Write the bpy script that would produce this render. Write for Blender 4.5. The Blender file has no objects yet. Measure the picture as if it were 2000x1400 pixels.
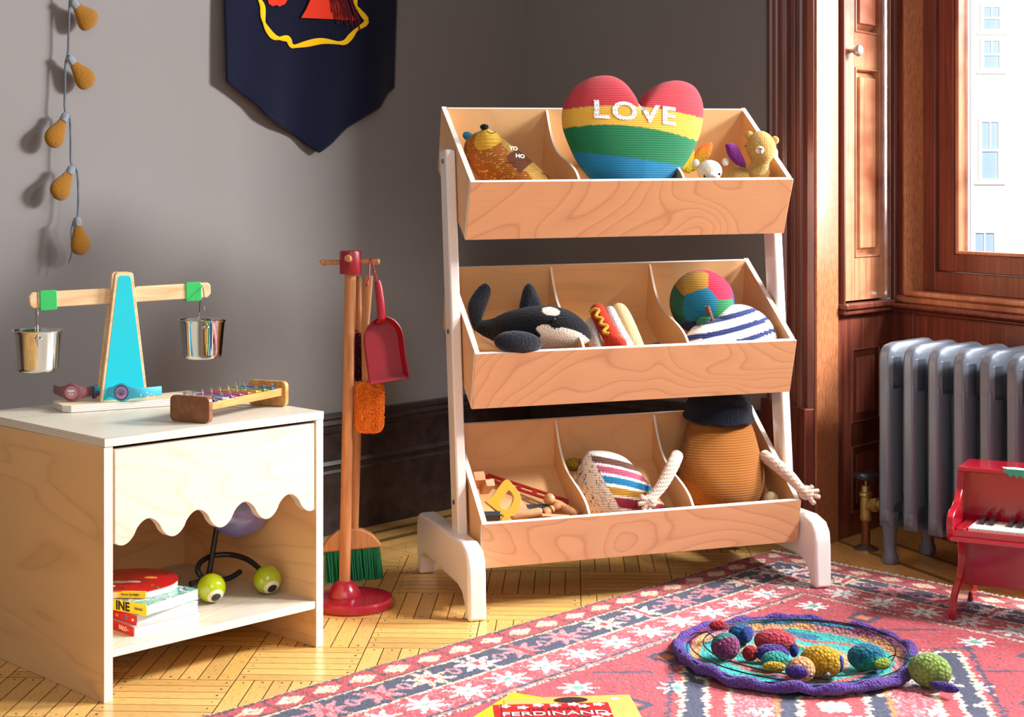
import bpy, bmesh, math, random
from mathutils import Vector, Matrix, noise
from mathutils.bvhtree import BVHTree
random.seed(7)
SC = bpy.context.scene
COLL = SC.collection
PI = math.pi
V = Vector

# ---------------------------------------------------------------- camera, world, light, exposure
cam_d = bpy.data.cameras.new('camera'); cam = bpy.data.objects.new('camera', cam_d); COLL.objects.link(cam)
cam_d.lens = 54.0; cam_d.sensor_width = 36.0; cam_d.shift_y = -0.156; cam_d.clip_end = 200
cam.location = (0, 0, 0.9); cam.rotation_euler = (PI/2, 0, 0)
SC.camera = cam
W = bpy.data.worlds.new('daylight'); SC.world = W; W.use_nodes = True
W.node_tree.nodes['Background'].inputs[0].default_value = (0.95, 0.93, 0.95, 1)
W.node_tree.nodes['Background'].inputs[1].default_value = 0.30
def area(name, loc, target, size, power, color=(1, 1, 1), sizey=None):
    d = bpy.data.lights.new(name, 'AREA'); d.energy = power; d.color = color
    d.shape = 'RECTANGLE'; d.size = size; d.size_y = sizey or size
    o = bpy.data.objects.new(name, d); COLL.objects.link(o); o.location = loc
    o.rotation_euler = (V(target) - V(loc)).to_track_quat('-Z', 'Y').to_euler()
    return o
# low sun coming in through the bay window on the right
area('window_sun', (3.05, 3.72, 2.05), (0.0, 3.4, 0.5), 0.62, 248, (1.0, 0.985, 0.97), 0.5)
# narrow lamp beam added on the right to brighten the rug, not the wall
area('rug_beam', (2.7, 2.55, 2.6), (0.62, 2.95, 0.0), 0.5, 24, (1.0, 0.98, 0.97)).data.spread = math.radians(62)
# bright sky behind the bay window, low enough to glance off the varnished shutters
area('window_sky', (3.4, 4.9, 1.8), (0.9, 4.05, 1.0), 1.6, 300, (0.93, 0.96, 1.0), 2.0)
area('room_fill', (0.6, -1.2, 2.3), (0.0, 3.8, 0.4), 2.2, 34, (1.0, 0.94, 0.87))  # soft warm fill lamp added behind the camera, no known source
area('street_sun', (10, 20, 6), (13, 40, 3), 4, 4200, (1.0, 0.98, 0.96))
SC.view_settings.view_transform = 'Standard'; SC.view_settings.look = 'None'
SC.view_settings.exposure = 0.25; SC.view_settings.gamma = 1.0
SC.view_settings.use_curve_mapping = False

# ---------------------------------------------------------------- helpers
def ray(px, py): return V(((px-1000)/3000.0, 1.0, -(py-388)/3000.0))
CAM = V((0, 0, 0.9))
def on_plane(px, py, p, n):
    d = ray(px, py); p = V(p); n = V(n)
    return CAM + d*((p-CAM).dot(n)/d.dot(n))
def floor_pt(px, py, z=0.0): return on_plane(px, py, (0, 0, z), (0, 0, 1))
def at(px, py, Y): return CAM + ray(px, py)*Y

def lin(h):
    if isinstance(h, (tuple, list)): return tuple(h[:3])
    h = h.lstrip('#'); o = []
    for i in (0, 2, 4):
        c = int(h[i:i+2], 16)/255.0
        o.append(c/12.92 if c <= 0.04045 else ((c+0.055)/1.055)**2.4)
    return tuple(o)
def c4(h): return lin(h)+(1.0,)

class NT:
    def __init__(s, name):
        s.m = bpy.data.materials.new(name); s.m.use_nodes = True
        s.t = s.m.node_tree; s.p = s.t.nodes['Principled BSDF']
    def n(s, typ, props=None, **ins):
        nd = s.t.nodes.new(typ)
        for k, v in (props or {}).items(): setattr(nd, k, v)
        for k, v in ins.items():
            key = int(k[1:]) if k[0] == '_' and k[1:].isdigit() else k.replace('_', ' ')
            s.put(nd.inputs[key], v)
        return nd
    def put(s, sock, v):
        if isinstance(v, bpy.types.NodeSocket): s.t.links.new(v, sock)
        elif isinstance(v, bpy.types.Node): s.t.links.new(v.outputs[0], sock)
        else: sock.default_value = v
    def math(s, op, a, b=0.0, c=0.0, clamp=False):
        nd = s.t.nodes.new('ShaderNodeMath'); nd.operation = op; nd.use_clamp = clamp
        s.put(nd.inputs[0], a); s.put(nd.inputs[1], b); s.put(nd.inputs[2], c)
        return nd.outputs[0]
    def mix(s, f, a, b, blend='MIX'):
        nd = s.t.nodes.new('ShaderNodeMix'); nd.data_type = 'RGBA'; nd.blend_type = blend
        s.put(nd.inputs[0], f); s.put(nd.inputs[6], a); s.put(nd.inputs[7], b)
        return nd.outputs[2]
    def ramp(s, f, stops, interp='LINEAR'):
        nd = s.t.nodes.new('ShaderNodeValToRGB'); nd.color_ramp.interpolation = interp
        e = nd.color_ramp.elements
        while len(e) < len(stops): e.new(0.5)
        for i, (p, c) in enumerate(stops): e[i].position = p; e[i].color = c
        s.put(nd.inputs[0], f); return nd.outputs[0]
    def obj(s, scale=(1, 1, 1), rot=(0, 0, 0), out='Object'):
        tc = s.t.nodes.new('ShaderNodeTexCoord')
        mp = s.t.nodes.new('ShaderNodeMapping'); mp.inputs['Scale'].default_value = scale
        mp.inputs['Rotation'].default_value = rot
        s.t.links.new(tc.outputs[out], mp.inputs[0]); return mp.outputs[0]
    def bump(s, h, strength=0.3, dist=0.002):
        b = s.n('ShaderNodeBump', None, Strength=strength, Distance=dist, Height=h)
        s.t.links.new(b.outputs[0], s.p.inputs['Normal']); return b
    def set(s, **k):
        for a, v in k.items(): s.put(s.p.inputs[a.replace('_', ' ')], v)
        return s

def plain(name, color, rough=0.5, metal=0.0, coat=0.0, var=0.05, bump=0.0, bscale=60, **kw):
    t = NT(name); co = t.obj()
    nz = t.n('ShaderNodeTexNoise', None, Vector=co, Scale=12.0, Detail=4.0)
    c = lin(color)
    col = t.mix(nz.outputs[0], tuple(x*(1-var) for x in c)+(1,), tuple(min(1, x*(1+var)) for x in c)+(1,))
    t.set(Base_Color=col, Roughness=rough, Metallic=metal)
    if coat: t.set(Coat_Weight=coat, Coat_Roughness=0.08)
    if bump:
        n2 = t.n('ShaderNodeTexNoise', None, Vector=co, Scale=float(bscale), Detail=3.0); t.bump(n2.outputs[0], bump)
    for k, v in kw.items(): t.put(t.p.inputs[k.replace('_', ' ')], v)
    return t.m

def attr_color(t):
    a = t.t.nodes.new('ShaderNodeAttribute'); a.attribute_name = 'Col'; return a.outputs['Color']

def knit(name, color=None, scale=260.0, fuzz=0.12, strength=0.8, heather=0.18, rows=(0, 0, 1)):
    """knitted yarn: small V stitches in relief, slightly heathered; color None reads the mesh colours"""
    t = NT(name); co = t.obj()
    base = attr_color(t) if color is None else c4(color)
    sep = t.n('ShaderNodeSeparateXYZ', None, Vector=co)
    x = t.math('ADD', sep.outputs[0], t.math('MULTIPLY', sep.outputs[1], 0.6))
    k = scale*2.2
    zig = t.math('ABSOLUTE', t.math('SINE', t.math('MULTIPLY', x, k)))
    zz = t.math('ADD', t.math('MULTIPLY', sep.outputs[2], k*1.3), t.math('MULTIPLY', zig, 1.6))
    st = t.math('MULTIPLY_ADD', t.math('SINE', zz), 0.5, 0.5)
    h = t.math('MULTIPLY', st, t.math('MULTIPLY_ADD', zig, 0.7, 0.3))
    nz = t.n('ShaderNodeTexNoise', None, Vector=co, Scale=scale*3, Detail=2.0)
    h2 = t.math('ADD', h, t.math('MULTIPLY', nz.outputs[0], 0.5))
    dk = t.math('MULTIPLY_ADD', h2, heather*1.2, 1.0-heather)
    vv = t.n('ShaderNodeCombineColor', None, _0=dk, _1=dk, _2=dk)
    t.set(Base_Color=t.mix(1.0, base, vv, 'MULTIPLY'), Roughness=0.95, Sheen_Weight=fuzz, Sheen_Roughness=0.6, Specular_IOR_Level=0.15)
    t.bump(h2, strength, 0.0025); return t.m

def fuzzy(name, color=None, scale=350.0, strength=0.8, sheen=0.12, var=0.25):
    t = NT(name); co = t.obj()
    base = attr_color(t) if color is None else c4(color)
    nz = t.n('ShaderNodeTexNoise', None, Vector=co, Scale=scale, Detail=4.0, Roughness=0.7)
    vo = t.n('ShaderNodeTexVoronoi', None, Vector=co, Scale=scale*0.6)
    h = t.math('ADD', nz.outputs[0], vo.outputs[0])
    dk = t.math('MULTIPLY_ADD', nz.outputs[0], var*2, 1-var)
    vv = t.n('ShaderNodeCombineColor', None, _0=dk, _1=dk, _2=dk)
    t.set(Base_Color=t.mix(1.0, base, vv, 'MULTIPLY'), Roughness=0.97, Sheen_Weight=sheen, Specular_IOR_Level=0.1)
    t.bump(h, strength, 0.003); return t.m

def crochet(name, color=None, scale=110.0, strength=1.0):
    t = NT(name); co = t.obj()
    base = attr_color(t) if color is None else c4(color)
    vo = t.n('ShaderNodeTexVoronoi', None, Vector=co, Scale=scale, Randomness=0.75)
    nz = t.n('ShaderNodeTexNoise', None, Vector=co, Scale=scale*5, Detail=3.0)
    d = t.math('SUBTRACT', 1.0, vo.outputs[0])
    h = t.math('ADD', d, t.math('MULTIPLY', nz.outputs[0], 0.3))
    f = t.math('POWER', d, 1.6, clamp=True)
    dark = t.mix(1.0, base, (0.35, 0.33, 0.36, 1), 'MULTIPLY')
    t.set(Base_Color=t.mix(f, dark, base), Roughness=0.95, Sheen_Weight=0.12, Specular_IOR_Level=0.15)
    t.bump(h, strength, 0.006); return t.m

def ply(name, face, line, edge='#efe6da', edge_line='#8d7468', rough=0.42, freq=9.0, stretch=(1.6, 5.0, 5.0), layers=700.0, amount=0.55, coat=0.15):
    """birch plywood: contour-like figure on the two faces, stacked plies on the cut edges (local z is the thickness)"""
    t = NT(name)
    tc = t.t.nodes.new('ShaderNodeTexCoord')
    oi = t.t.nodes.new('ShaderNodeObjectInfo')
    off = t.n('ShaderNodeVectorMath', {'operation': 'ADD'}, _0=tc.outputs['Object'], _1=oi.outputs['Location'])
    mp = t.n('ShaderNodeMapping', None, Vector=off.outputs[0], Scale=stretch)
    nz = t.n('ShaderNodeTexNoise', None, Vector=mp, Scale=1.15, Detail=2.0, Roughness=0.45, Distortion=0.5)
    fr = t.math('FRACT', t.math('MULTIPLY', nz.outputs[0], freq*2.0))
    ln = t.math('POWER', t.math('ABSOLUTE', t.math('MULTIPLY_ADD', fr, 2.0, -1.0)), 9.0)
    sh = t.math('MULTIPLY', fr, 0.22)
    mp2 = t.n('ShaderNodeMapping', None, Vector=off.outputs[0], Scale=(6, 180, 180))
    fine = t.n('ShaderNodeTexNoise', None, Vector=mp2, Scale=2.0, Detail=3.0)
    f = t.math('ADD', t.math('MULTIPLY', ln, 0.6), t.math('ADD', sh, t.math('MULTIPLY_ADD', fine.outputs[0], 0.35, -0.12)))
    f = t.math('MULTIPLY', f, amount, clamp=True)
    fc = t.mix(f, c4(face), c4(line))
    sn = t.n('ShaderNodeSeparateXYZ', None, Vector=tc.outputs['Normal'])
    sp = t.n('ShaderNodeSeparateXYZ', None, Vector=tc.outputs['Object'])
    isedge = t.math('LESS_THAN', t.math('ABSOLUTE', sn.outputs[2]), 0.5)
    wob = t.n('ShaderNodeTexNoise', None, Vector=tc.outputs['Object'], Scale=40.0)
    zc = t.math('ADD', t.math('MULTIPLY', sp.outputs[2], layers), t.math('MULTIPLY', wob.outputs[0], 0.35))
    s = t.math('MULTIPLY_ADD', t.math('SINE', t.math('MULTIPLY', zc, 2*PI/2.0)), 0.5, 0.5)
    s = t.math('POWER', s, 3.0)
    ec = t.mix(t.math('MULTIPLY', s, 0.75), c4(edge), c4(edge_line))
    t.set(Base_Color=t.mix(isedge, fc, ec), Roughness=rough, Coat_Weight=coat, Coat_Roughness=0.3)
    return t.m

def wood(name, a, b, scale=(3, 40, 40), rough=0.35, coat=0.3, bands=1.0, dark=None, bump=0.1, spec=0.5):
    """solid timber with long grain along local x"""
    t = NT(name); co = t.obj(scale)
    nz = t.n('ShaderNodeTexNoise', None, Vector=co, Scale=bands, Detail=6.0, Roughness=0.65, Distortion=0.6)
    col = t.ramp(nz.outputs[0], [(0.3, c4(b)), (0.62, c4(a))])
    if dark:
        n2 = t.n('ShaderNodeTexNoise', None, Vector=t.obj((1.5, 3, 3)), Scale=2.0, Detail=3.0)
        col = t.mix(t.ramp(n2.outputs[0], [(0.42, (0, 0, 0, 1)), (0.62, (1, 1, 1, 1))]), col, c4(dark))
    t.set(Base_Color=col, Roughness=rough, Coat_Weight=coat, Coat_Roughness=0.15, Specular_IOR_Level=spec)
    t.bump(nz.outputs[0], bump, 0.001); return t.m

# ---- mesh building
def box(bm, c, s, mat=0, R=None):
    vs = []
    for x in (-.5, .5):
        for y in (-.5, .5):
            for z in (-.5, .5):
                p = V((x*s[0], y*s[1], z*s[2]))
                if R: p = R @ p
                vs.append(bm.verts.new(p + V(c)))
    for f in ((0, 1, 3, 2), (4, 6, 7, 5), (0, 4, 5, 1), (2, 3, 7, 6), (0, 2, 6, 4), (1, 5, 7, 3)):
        fc = bm.faces.new([vs[i] for i in f]); fc.material_index = mat
def frames(pts):
    T = []
    n = len(pts)
    for i in range(n):
        a = pts[max(0, i-1)]; b = pts[min(n-1, i+1)]
        d = (b-a); T.append(d.normalized() if d.length > 1e-9 else V((0, 0, 1)))
    up = V((0, 0, 1)) if abs(T[0].z) < 0.9 else V((0, 1, 0))
    u = (up - T[0]*up.dot(T[0])).normalized(); out = []
    for t in T:
        u = (u - t*u.dot(t)); u = u.normalized() if u.length > 1e-6 else t.orthogonal().normalized()
        out.append((t, u, t.cross(u)))
    return out
def tube(bm, pts, r, n=8, mat=0, cap=True, up=None):
    """sweep a round or elliptical section; r: number, list of numbers, or list of (r_side, r_up)"""
    pts = [V(p) for p in pts]; F = frames(pts); rings = []
    if up is not None:
        F2 = []
        for t, u, v in F:
            u = V(up) - t*V(up).dot(t); u.normalize(); F2.append((t, u, t.cross(u)))
        F = F2
    for i, p in enumerate(pts):
        rr = r[i] if isinstance(r, (list, tuple)) else r
        ra, rb = rr if isinstance(rr, (tuple, list)) else (rr, rr)
        t, u, v = F[i]
        rings.append([bm.verts.new(p + v*(math.cos(2*PI*k/n)*ra) + u*(math.sin(2*PI*k/n)*rb)) for k in range(n)])
    for a, b in zip(rings, rings[1:]):
        for k in range(n):
            bm.faces.new((a[k], a[(k+1) % n], b[(k+1) % n], b[k])).material_index = mat
    if cap:
        bm.faces.new(rings[0][::-1]).material_index = mat; bm.faces.new(rings[-1]).material_index = mat
    return rings
def spline(ctrl, n=24, closed=False):
    P = [V(p) for p in ctrl]; m = len(P); out = []
    segs = m if closed else m-1
    for i in range(segs):
        if closed: p0, p1, p2, p3 = P[(i-1) % m], P[i], P[(i+1) % m], P[(i+2) % m]
        else: p0, p1, p2, p3 = P[max(0, i-1)], P[i], P[i+1], P[min(m-1, i+2)]
        k = max(1, n//segs)
        for j in range(k):
            t = j/k
            out.append(0.5*((2*p1)+(p2-p0)*t+(2*p0-5*p1+4*p2-p3)*t*t+(3*p1-p0-3*p2+p3)*t**3))
    if not closed: out.append(P[-1])
    return out
def interp(vals, n):
    """resample a list of numbers/tuples to n smooth samples"""
    vs = [v if isinstance(v, (tuple, list)) else (v,) for v in vals]; d = len(vs[0])
    v3 = [V(tuple(v)+(0,)*(3-d)) for v in vs]; s = spline(v3, (n-1)//(len(vs)-1)*(len(vs)-1)) if len(vs) > 1 else v3*n
    res = []
    for i in range(n):
        q = s[min(len(s)-1, round(i*(len(s)-1)/(n-1)))]
        res.append(q.x if d == 1 else tuple(q[:d]))
    return res
def lathe(bm, prof, n=32, c=(0, 0, 0), mat=0, R=None, cap=True):
    rings = []; c = V(c)
    for (r, z) in prof:
        ring = []
        for k in range(n):
            p = V((r*math.cos(2*PI*k/n), r*math.sin(2*PI*k/n), z))
            if R: p = R @ p
            ring.append(bm.verts.new(p+c))
        rings.append(ring)
    for a, b in zip(rings, rings[1:]):
        for k in range(n):
            bm.faces.new((a[k], a[(k+1) % n], b[(k+1) % n], b[k])).material_index = mat
    if cap:
        if prof[0][0] > 1e-5: bm.faces.new(rings[0][::-1]).material_index = mat
        if prof[-1][0] > 1e-5: bm.faces.new(rings[-1]).material_index = mat
def ball(bm, c, r, R=None, seg=24, rings=14, mat=0, warp=None):
    rx, ry, rz = (r, r, r) if not isinstance(r, (tuple, list)) else r
    c = V(c); vs = []
    for i in range(rings+1):
        ph = PI*i/rings; row = []
        for k in range(seg if 0 < i < rings else 1):
            a = 2*PI*k/seg
            p = V((rx*math.sin(ph)*math.cos(a), ry*math.sin(ph)*math.sin(a), rz*math.cos(ph)))
            if warp: p = warp(p)
            if R: p = R @ p
            row.append(bm.verts.new(p+c))
        vs.append(row)
    for i in range(rings):
        a, b = vs[i], vs[i+1]
        for k in range(seg):
            k2 = (k+1) % seg
            if len(a) == 1: f = bm.faces.new((a[0], b[k], b[k2]))
            elif len(b) == 1: f = bm.faces.new((a[k], b[0], a[k2]))
            else: f = bm.faces.new((a[k], b[k], b[k2], a[k2]))
            f.material_index = mat
def prism(bm, outline, z0, z1, mat=0, M=None, side_mat=None):
    """outline in local xy, extruded along local z; M maps to the mesh space"""
    M = M or Matrix.Identity(4)
    a = [bm.verts.new(M @ V((x, y, z0))) for x, y in outline]
    b = [bm.verts.new(M @ V((x, y, z1))) for x, y in outline]
    n = len(outline)
    bm.faces.new(a[::-1]).material_index = mat; bm.faces.new(b).material_index = mat
    for i in range(n):
        bm.faces.new((a[i], a[(i+1) % n], b[(i+1) % n], b[i])).material_index = mat if side_mat is None else side_mat
def roundrect(w, h, r, n=5, cx=0, cy=0):
    o = []
    for sx, sy, a0 in ((1, 1, 0), (-1, 1, 90), (-1, -1, 180), (1, -1, 270)):
        for k in range(n+1):
            a = math.radians(a0+90*k/n)
            o.append((cx+sx*(w/2-r)+r*math.cos(a), cy+sy*(h/2-r)+r*math.sin(a)))
    return o
def grid_surface(bm, nu, nv, fn, mat=0, closed_u=False):
    g = [[bm.verts.new(fn(i/(nu if closed_u else nu-1), j/(nv-1))) for j in range(nv)] for i in range(nu)]
    for i in range(nu if closed_u else nu-1):
        for j in range(nv-1):
            i2 = (i+1) % nu
            bm.faces.new((g[i][j], g[i2][j], g[i2][j+1], g[i][j+1])).material_index = mat
    return g

def obj(name, bm, mats, parent=None, loc=(0, 0, 0), rot=(0, 0, 0), smooth=True, bevel=0.0, sub=0, M=None, label=None, paint=None, seg=2, angle=35):
    me = bpy.data.meshes.new(name)
    bmesh.ops.recalc_face_normals(bm, faces=bm.faces[:])
    bm.to_mesh(me); bm.free()
    for m in (mats if isinstance(mats, (list, tuple)) else [mats]): me.materials.append(m)
    o = bpy.data.objects.new(name, me); COLL.objects.link(o)
    if paint:
        ca = me.color_attributes.new('Col', 'FLOAT_COLOR', 'POINT')
        for i, v in enumerate(me.vertices):
            ca.data[i].color = tuple(paint(v.co))[:3]+(1.0,)
    if smooth:
        me.shade_smooth()
        if hasattr(me, 'set_sharp_from_angle'): me.set_sharp_from_angle(angle=math.radians(angle))
    if bevel:
        b = o.modifiers.new('edge', 'BEVEL'); b.width = bevel; b.segments = seg; b.limit_method = 'ANGLE'; b.angle_limit = math.radians(40)
        b.harden_normals = False
    if sub:
        s = o.modifiers.new('sub', 'SUBSURF'); s.levels = sub; s.render_levels = sub
    if parent: o.parent = parent
    if M is not None: o.matrix_basis = M
    else: o.location = loc; o.rotation_euler = rot
    if label: o['label'] = label
    return o
def tag(o, label, cat, group=None):
    o['label'] = label; o['category'] = cat
    if group: o['group'] = group
    return o
def thing(name, label, cat, loc=(0, 0, 0), rotz=0.0, group=None, M=None):
    o = bpy.data.objects.new(name, None); COLL.objects.link(o); o.empty_display_size = 0.05
    if M is not None: o.matrix_basis = M
    else: o.location = loc; o.rotation_euler = (0, 0, rotz)
    return tag(o, label, cat, group)
def struct(name, bm, mats, **k):
    o = obj(name, bm, mats, **k)
    if not k.get('parent'): o['kind'] = 'structure'
    return o
def MX(o, x, y):
    """matrix with origin o, local x and y axes given (world or parent space)"""
    x = V(x).normalized(); y = V(y); y = (y - x*y.dot(x)).normalized(); z = x.cross(y)
    m = Matrix((x, y, z)).transposed().to_4x4(); m.translation = V(o); return m
def board(name, corner, x, y, w, h, t, mat, parent, bevel=0.0008, label=None, outline=None):
    """a panel: corner at one corner of the mid plane, x/y its edge directions; local z is the thickness"""
    X = V(x).normalized(); Y = V(y).normalized()
    m = MX(V(corner)+X*(w/2)+Y*(h/2), X, Y)
    bm = bmesh.new()
    if outline: prism(bm, [(a-w/2, b-h/2) for a, b in outline], -t/2, t/2)
    else: box(bm, (0, 0, 0), (w, h, t))
    return obj(name, bm, mat, parent, M=m, bevel=bevel, label=label, seg=1)
def text_bm(s, size, depth=0.0004, space=1.0, shear=0.0, bold=0.0, align='CENTER', sx=1.0):
    cu = bpy.data.curves.new('t', 'FONT'); cu.body = s; cu.size = size; cu.extrude = depth; cu.space_character = space
    cu.shear = shear; cu.offset = bold; cu.align_x = align; cu.align_y = 'CENTER'; cu.resolution_u = 4
    o = bpy.data.objects.new('t', cu); COLL.objects.link(o)
    dg = bpy.context.evaluated_depsgraph_get(); me = bpy.data.meshes.new_from_object(o.evaluated_get(dg))
    bpy.data.objects.remove(o); bpy.data.curves.remove(cu)
    bm = bmesh.new(); bm.from_mesh(me); bpy.data.meshes.remove(me)
    if sx != 1.0:
        for v in bm.verts: v.co.x *= sx
    return bm
def rotm(ax, deg): return Matrix.Rotation(math.radians(deg), 3, ax)
# ================================================================ the room
M_wall = NT('painted_plaster')
_n = M_wall.n('ShaderNodeTexNoise', None, Vector=M_wall.obj(), Scale=2.5, Detail=3.0)
_n2 = M_wall.n('ShaderNodeTexNoise', None, Vector=M_wall.obj(), Scale=220.0, Detail=3.0)
M_wall.set(Base_Color=M_wall.mix(_n.outputs[0], c4('#777270'), c4('#7e7977')), Roughness=0.75)
M_wall.bump(_n2.outputs[0], 0.25, 0.001); M_wall = M_wall.m
M_dark = wood('ebonised_wood', '#3a2a26', '#1b1113', (3, 30, 30), rough=0.35, coat=0.2)
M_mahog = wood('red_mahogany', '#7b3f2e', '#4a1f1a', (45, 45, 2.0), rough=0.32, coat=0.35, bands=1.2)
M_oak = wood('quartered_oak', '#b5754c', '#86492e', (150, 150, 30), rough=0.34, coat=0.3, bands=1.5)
M_shut = wood('lit_mahogany', '#cc9069', '#a4674a', (50, 50, 2.5), rough=0.33, coat=0.75, bands=1.2, dark='#8d4c33')  # lighter copy of the mahogany, window glare put into its colour
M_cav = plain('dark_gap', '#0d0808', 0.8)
H1 = V((0.661, 0.750, 0)); H2 = V((0.750, -0.661, 0)); C0 = V((0.0476, 4.758, 0))
N1 = V((0.750, -0.661, 0)); N2 = V((-0.661, -0.750, 0))       # into the room
TOP = 2.6
def wall(name, a, b, h, out, th, mat):
    bm = bmesh.new(); a = V(a); b = V(b); out = V(out)*th
    vs = []
    for z in (0, h):
        for p in (a, b, b+out, a+out): vs.append(bm.verts.new((p.x, p.y, z)))
    for f in ((0, 3, 2, 1), (4, 5, 6, 7), (0, 1, 5, 4), (1, 2, 6, 5), (2, 3, 7, 6), (3, 0, 4, 7)): bm.faces.new([vs[i] for i in f])
    return struct(name, bm, mat, smooth=False)
wall('wall_left', C0-H1*3.4, C0, TOP, -N1, 0.12, M_wall)
W1 = V((0.704, 4.180, 0))
wall('wall_back', C0, C0+H2*0.885, TOP, -N2, 0.12, M_wall)
# skirting: profile extruded along the wall
def skirting(name, a, b, n, mat):
    prof = [(0, 0), (.030, 0), (.030, .165), (.026, .172), (.026, .182), (.031, .187), (.026, .197), (.022, .200), (.020, .268), (.024, .273), (.024, .280), (.018, .286), (.022, .293), (.016, .303), (.020, .310), (.014, .319), (0, .321)]
    bm = bmesh.new(); R = []
    for p in (V(a), V(b)): R.append([bm.verts.new(p+V(n)*d+V((0, 0, z))) for d, z in prof])
    for k in range(len(prof)-1): bm.faces.new((R[0][k], R[0][k+1], R[1][k+1], R[1][k]))
    bm.faces.new(R[0]); bm.faces.new(R[1][::-1])
    return struct(name, bm, mat, smooth=False)
skirting('baseboard_left', C0-H1*3.3, C0-H1*0.001+N1*0.001, N1, M_dark)
skirting('baseboard_back', C0+H2*0.03, C0+H2*0.87, N2, M_dark)

# ---- parquet floor: blocks of six narrow strips, laid in turn, with border boards along the walls
t = NT('oak_parquet')
at_ = t.t.nodes.new('ShaderNodeAttribute'); at_.attribute_name = 'Col'
uvn = t.t.nodes.new('ShaderNodeUVMap'); uvn.uv_map = 'grain'
mp = t.n('ShaderNodeMapping', None, Vector=uvn.outputs[0], Scale=(3.0, 70.0, 1.0))
nz = t.n('ShaderNodeTexNoise', None, Vector=mp, Scale=4.0, Detail=5.0, Roughness=0.7)
mp3 = t.n('ShaderNodeMapping', None, Vector=uvn.outputs[0], Scale=(16.0, 140.0, 1.0))
nz3 = t.n('ShaderNodeTexNoise', None, Vector=mp3, Scale=3.0, Detail=2.0)
pores = t.ramp(nz3.outputs[0], [(0.30, (0.55, 0.42, 0.30, 1)), (0.42, (1, 1, 1, 1))])
gcol = t.mix(t.math('MULTIPLY', nz.outputs[0], 0.9), c4('#f3c67c'), c4('#c58f44'))
cc = t.mix(1.0, t.mix(1.0, gcol, at_.outputs['Color'], 'MULTIPLY'), pores, 'MULTIPLY')
t.set(Base_Color=cc, Roughness=0.32, Coat_Weight=0.35, Coat_Roughness=0.2)
t.bump(nz.outputs[0], 0.15, 0.001); M_floor = t.m
M_seam = plain('dark_seam', '#1c0f06', 0.8)
def build_floor():
    bm = bmesh.new(); uvl = bm.loops.layers.uv.new('grain'); cl = bm.verts.layers.float_color.new('Col')
    def plank(c, du, dv, L, w, z, tone, mat=0):
        # L along du, w along dv
        g = 0.0009
        vs = []
        for a, b in ((-1, -1), (1, -1), (1, 1), (-1, 1)):
            p = c+du*(a*(L/2-g))+dv*(b*(w/2-g)); v = bm.verts.new((p.x, p.y, z)); v[cl] = (tone[0], tone[1], tone[2], 1); vs.append(v)
        f = bm.faces.new(vs); f.material_index = mat
        ou, ov = random.random()*9, random.random()*9
        for lp, (a, b) in zip(f.loops, ((0, 0), (1, 0), (1, 1), (0, 1))): lp[uvl].uv = (ou+a*L, ov+b*w)
        return f
    def nail(c):
        vs = []
        r = 0.0022*random.uniform(.7, 1.3)
        for k in range(6):
            v = bm.verts.new((c.x+r*math.cos(k*PI/3), c.y+r*math.sin(k*PI/3), 0.0006)); vs.append(v)
        bm.faces.new(vs).material_index = 1
    # sub-floor
    vs = [bm.verts.new((x, y, -0.004)) for x, y in ((-3.2, -1), (2.4, -1), (2.4, 5.4), (-3.2, 5.4))]
    bm.faces.new(vs).material_index = 1
    S = 0.216; hx = V((.9992, -.040, 0)); hy = V((.040, .9992, 0)); O = V((-0.2925, 3.079, 0))
    n1p = C0+N1*0.31; n2p = C0+N2*0.31
    P2 = V((.780, 3.954, 0))
    def inside(p):
        if (p-C0).dot(N1) < -.05: return False
        if (p-V((1.055, 4.265, 0))).dot(V((-.928, -.373, 0))) < -.05: return False
        return True
    def tone():
        k = random.uniform(.78, 1.08); return (k, k*random.uniform(.94, 1.0), k*random.uniform(.84, 1.0))
    for i in range(-10, 9):
        for j in range(-14, 9):
            c = O+hx*(S*(i+.5))+hy*(S*(j+.5))
            horiz = (i+j) % 2 == 0
            for k in range(6):
                o = (k-2.5)*S/6
                pc = c+(hy if horiz else hx)*o
                du, dv = (hx, hy) if horiz else (hy, hx)
                if all(inside(pc+du*e) for e in (-S/2, 0, S/2)) or inside(pc):
                    plank(pc, du, dv, S, S/6, 0.0, tone())
                    for e in (-1, 1): nail(pc+du*(e*(S/2-0.012-random.random()*.004)))
    # border boards
    def border(a, d, n, w, L, tn):
        m = int(L/0.9)+1
        for q in range(m):
            l = L/m; plank(a+d*(l*(q+.5))+n*(w/2), d, n, l, w, 0.0004+random.random()*.0002, tn)
    y = 0.03
    for w, dk in ((.055, .75), (.022, .28), (.06, .95), (.026, .30), (.05, 1.0), (.05, .8), (.06, .9)):
        k = dk; border(C0-H1*3.3+N1*y, H1, N1, w, 3.27, (k, k*.97, k*.93)); y += w
    y = 0.03
    for w, dk in ((.055, .75), (.022, .28), (.06, .95), (.026, .30), (.05, 1.0), (.05, .8), (.06, .9)):
        k = dk; border(C0+H2*0.0+N2*y, H2, N2, w, 0.80, (k, k*.97, k*.93)); y += w
    y = 0.0
    for w, dk in ((.06, .95), (.06, .9), (.055, .85)):
        border(V((.780, 3.954, 0))+N1*y-H1*.1, H1, N1, w, 0.52, (dk, dk*.95, dk*.9)); y += w
    wd = V((.373, -.928, 0)); wn = V((-.928, -.373, 0)); y = 0.0
    for w, dk in ((.07, .8), (.07, .7), (.018, .25), (.05, .85), (.05, .75), (.018, .3), (.06, .9), (.06, 1.0), (.05, .9)):
        border(V((1.055, 4.265, 0))+wn*y-wd*0.0, wd, wn, w, 1.9, (dk, dk*.95, dk*.9)); y += w
    return struct('floor', bm, [M_floor, M_seam], smooth=False)
build_floor()

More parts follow.
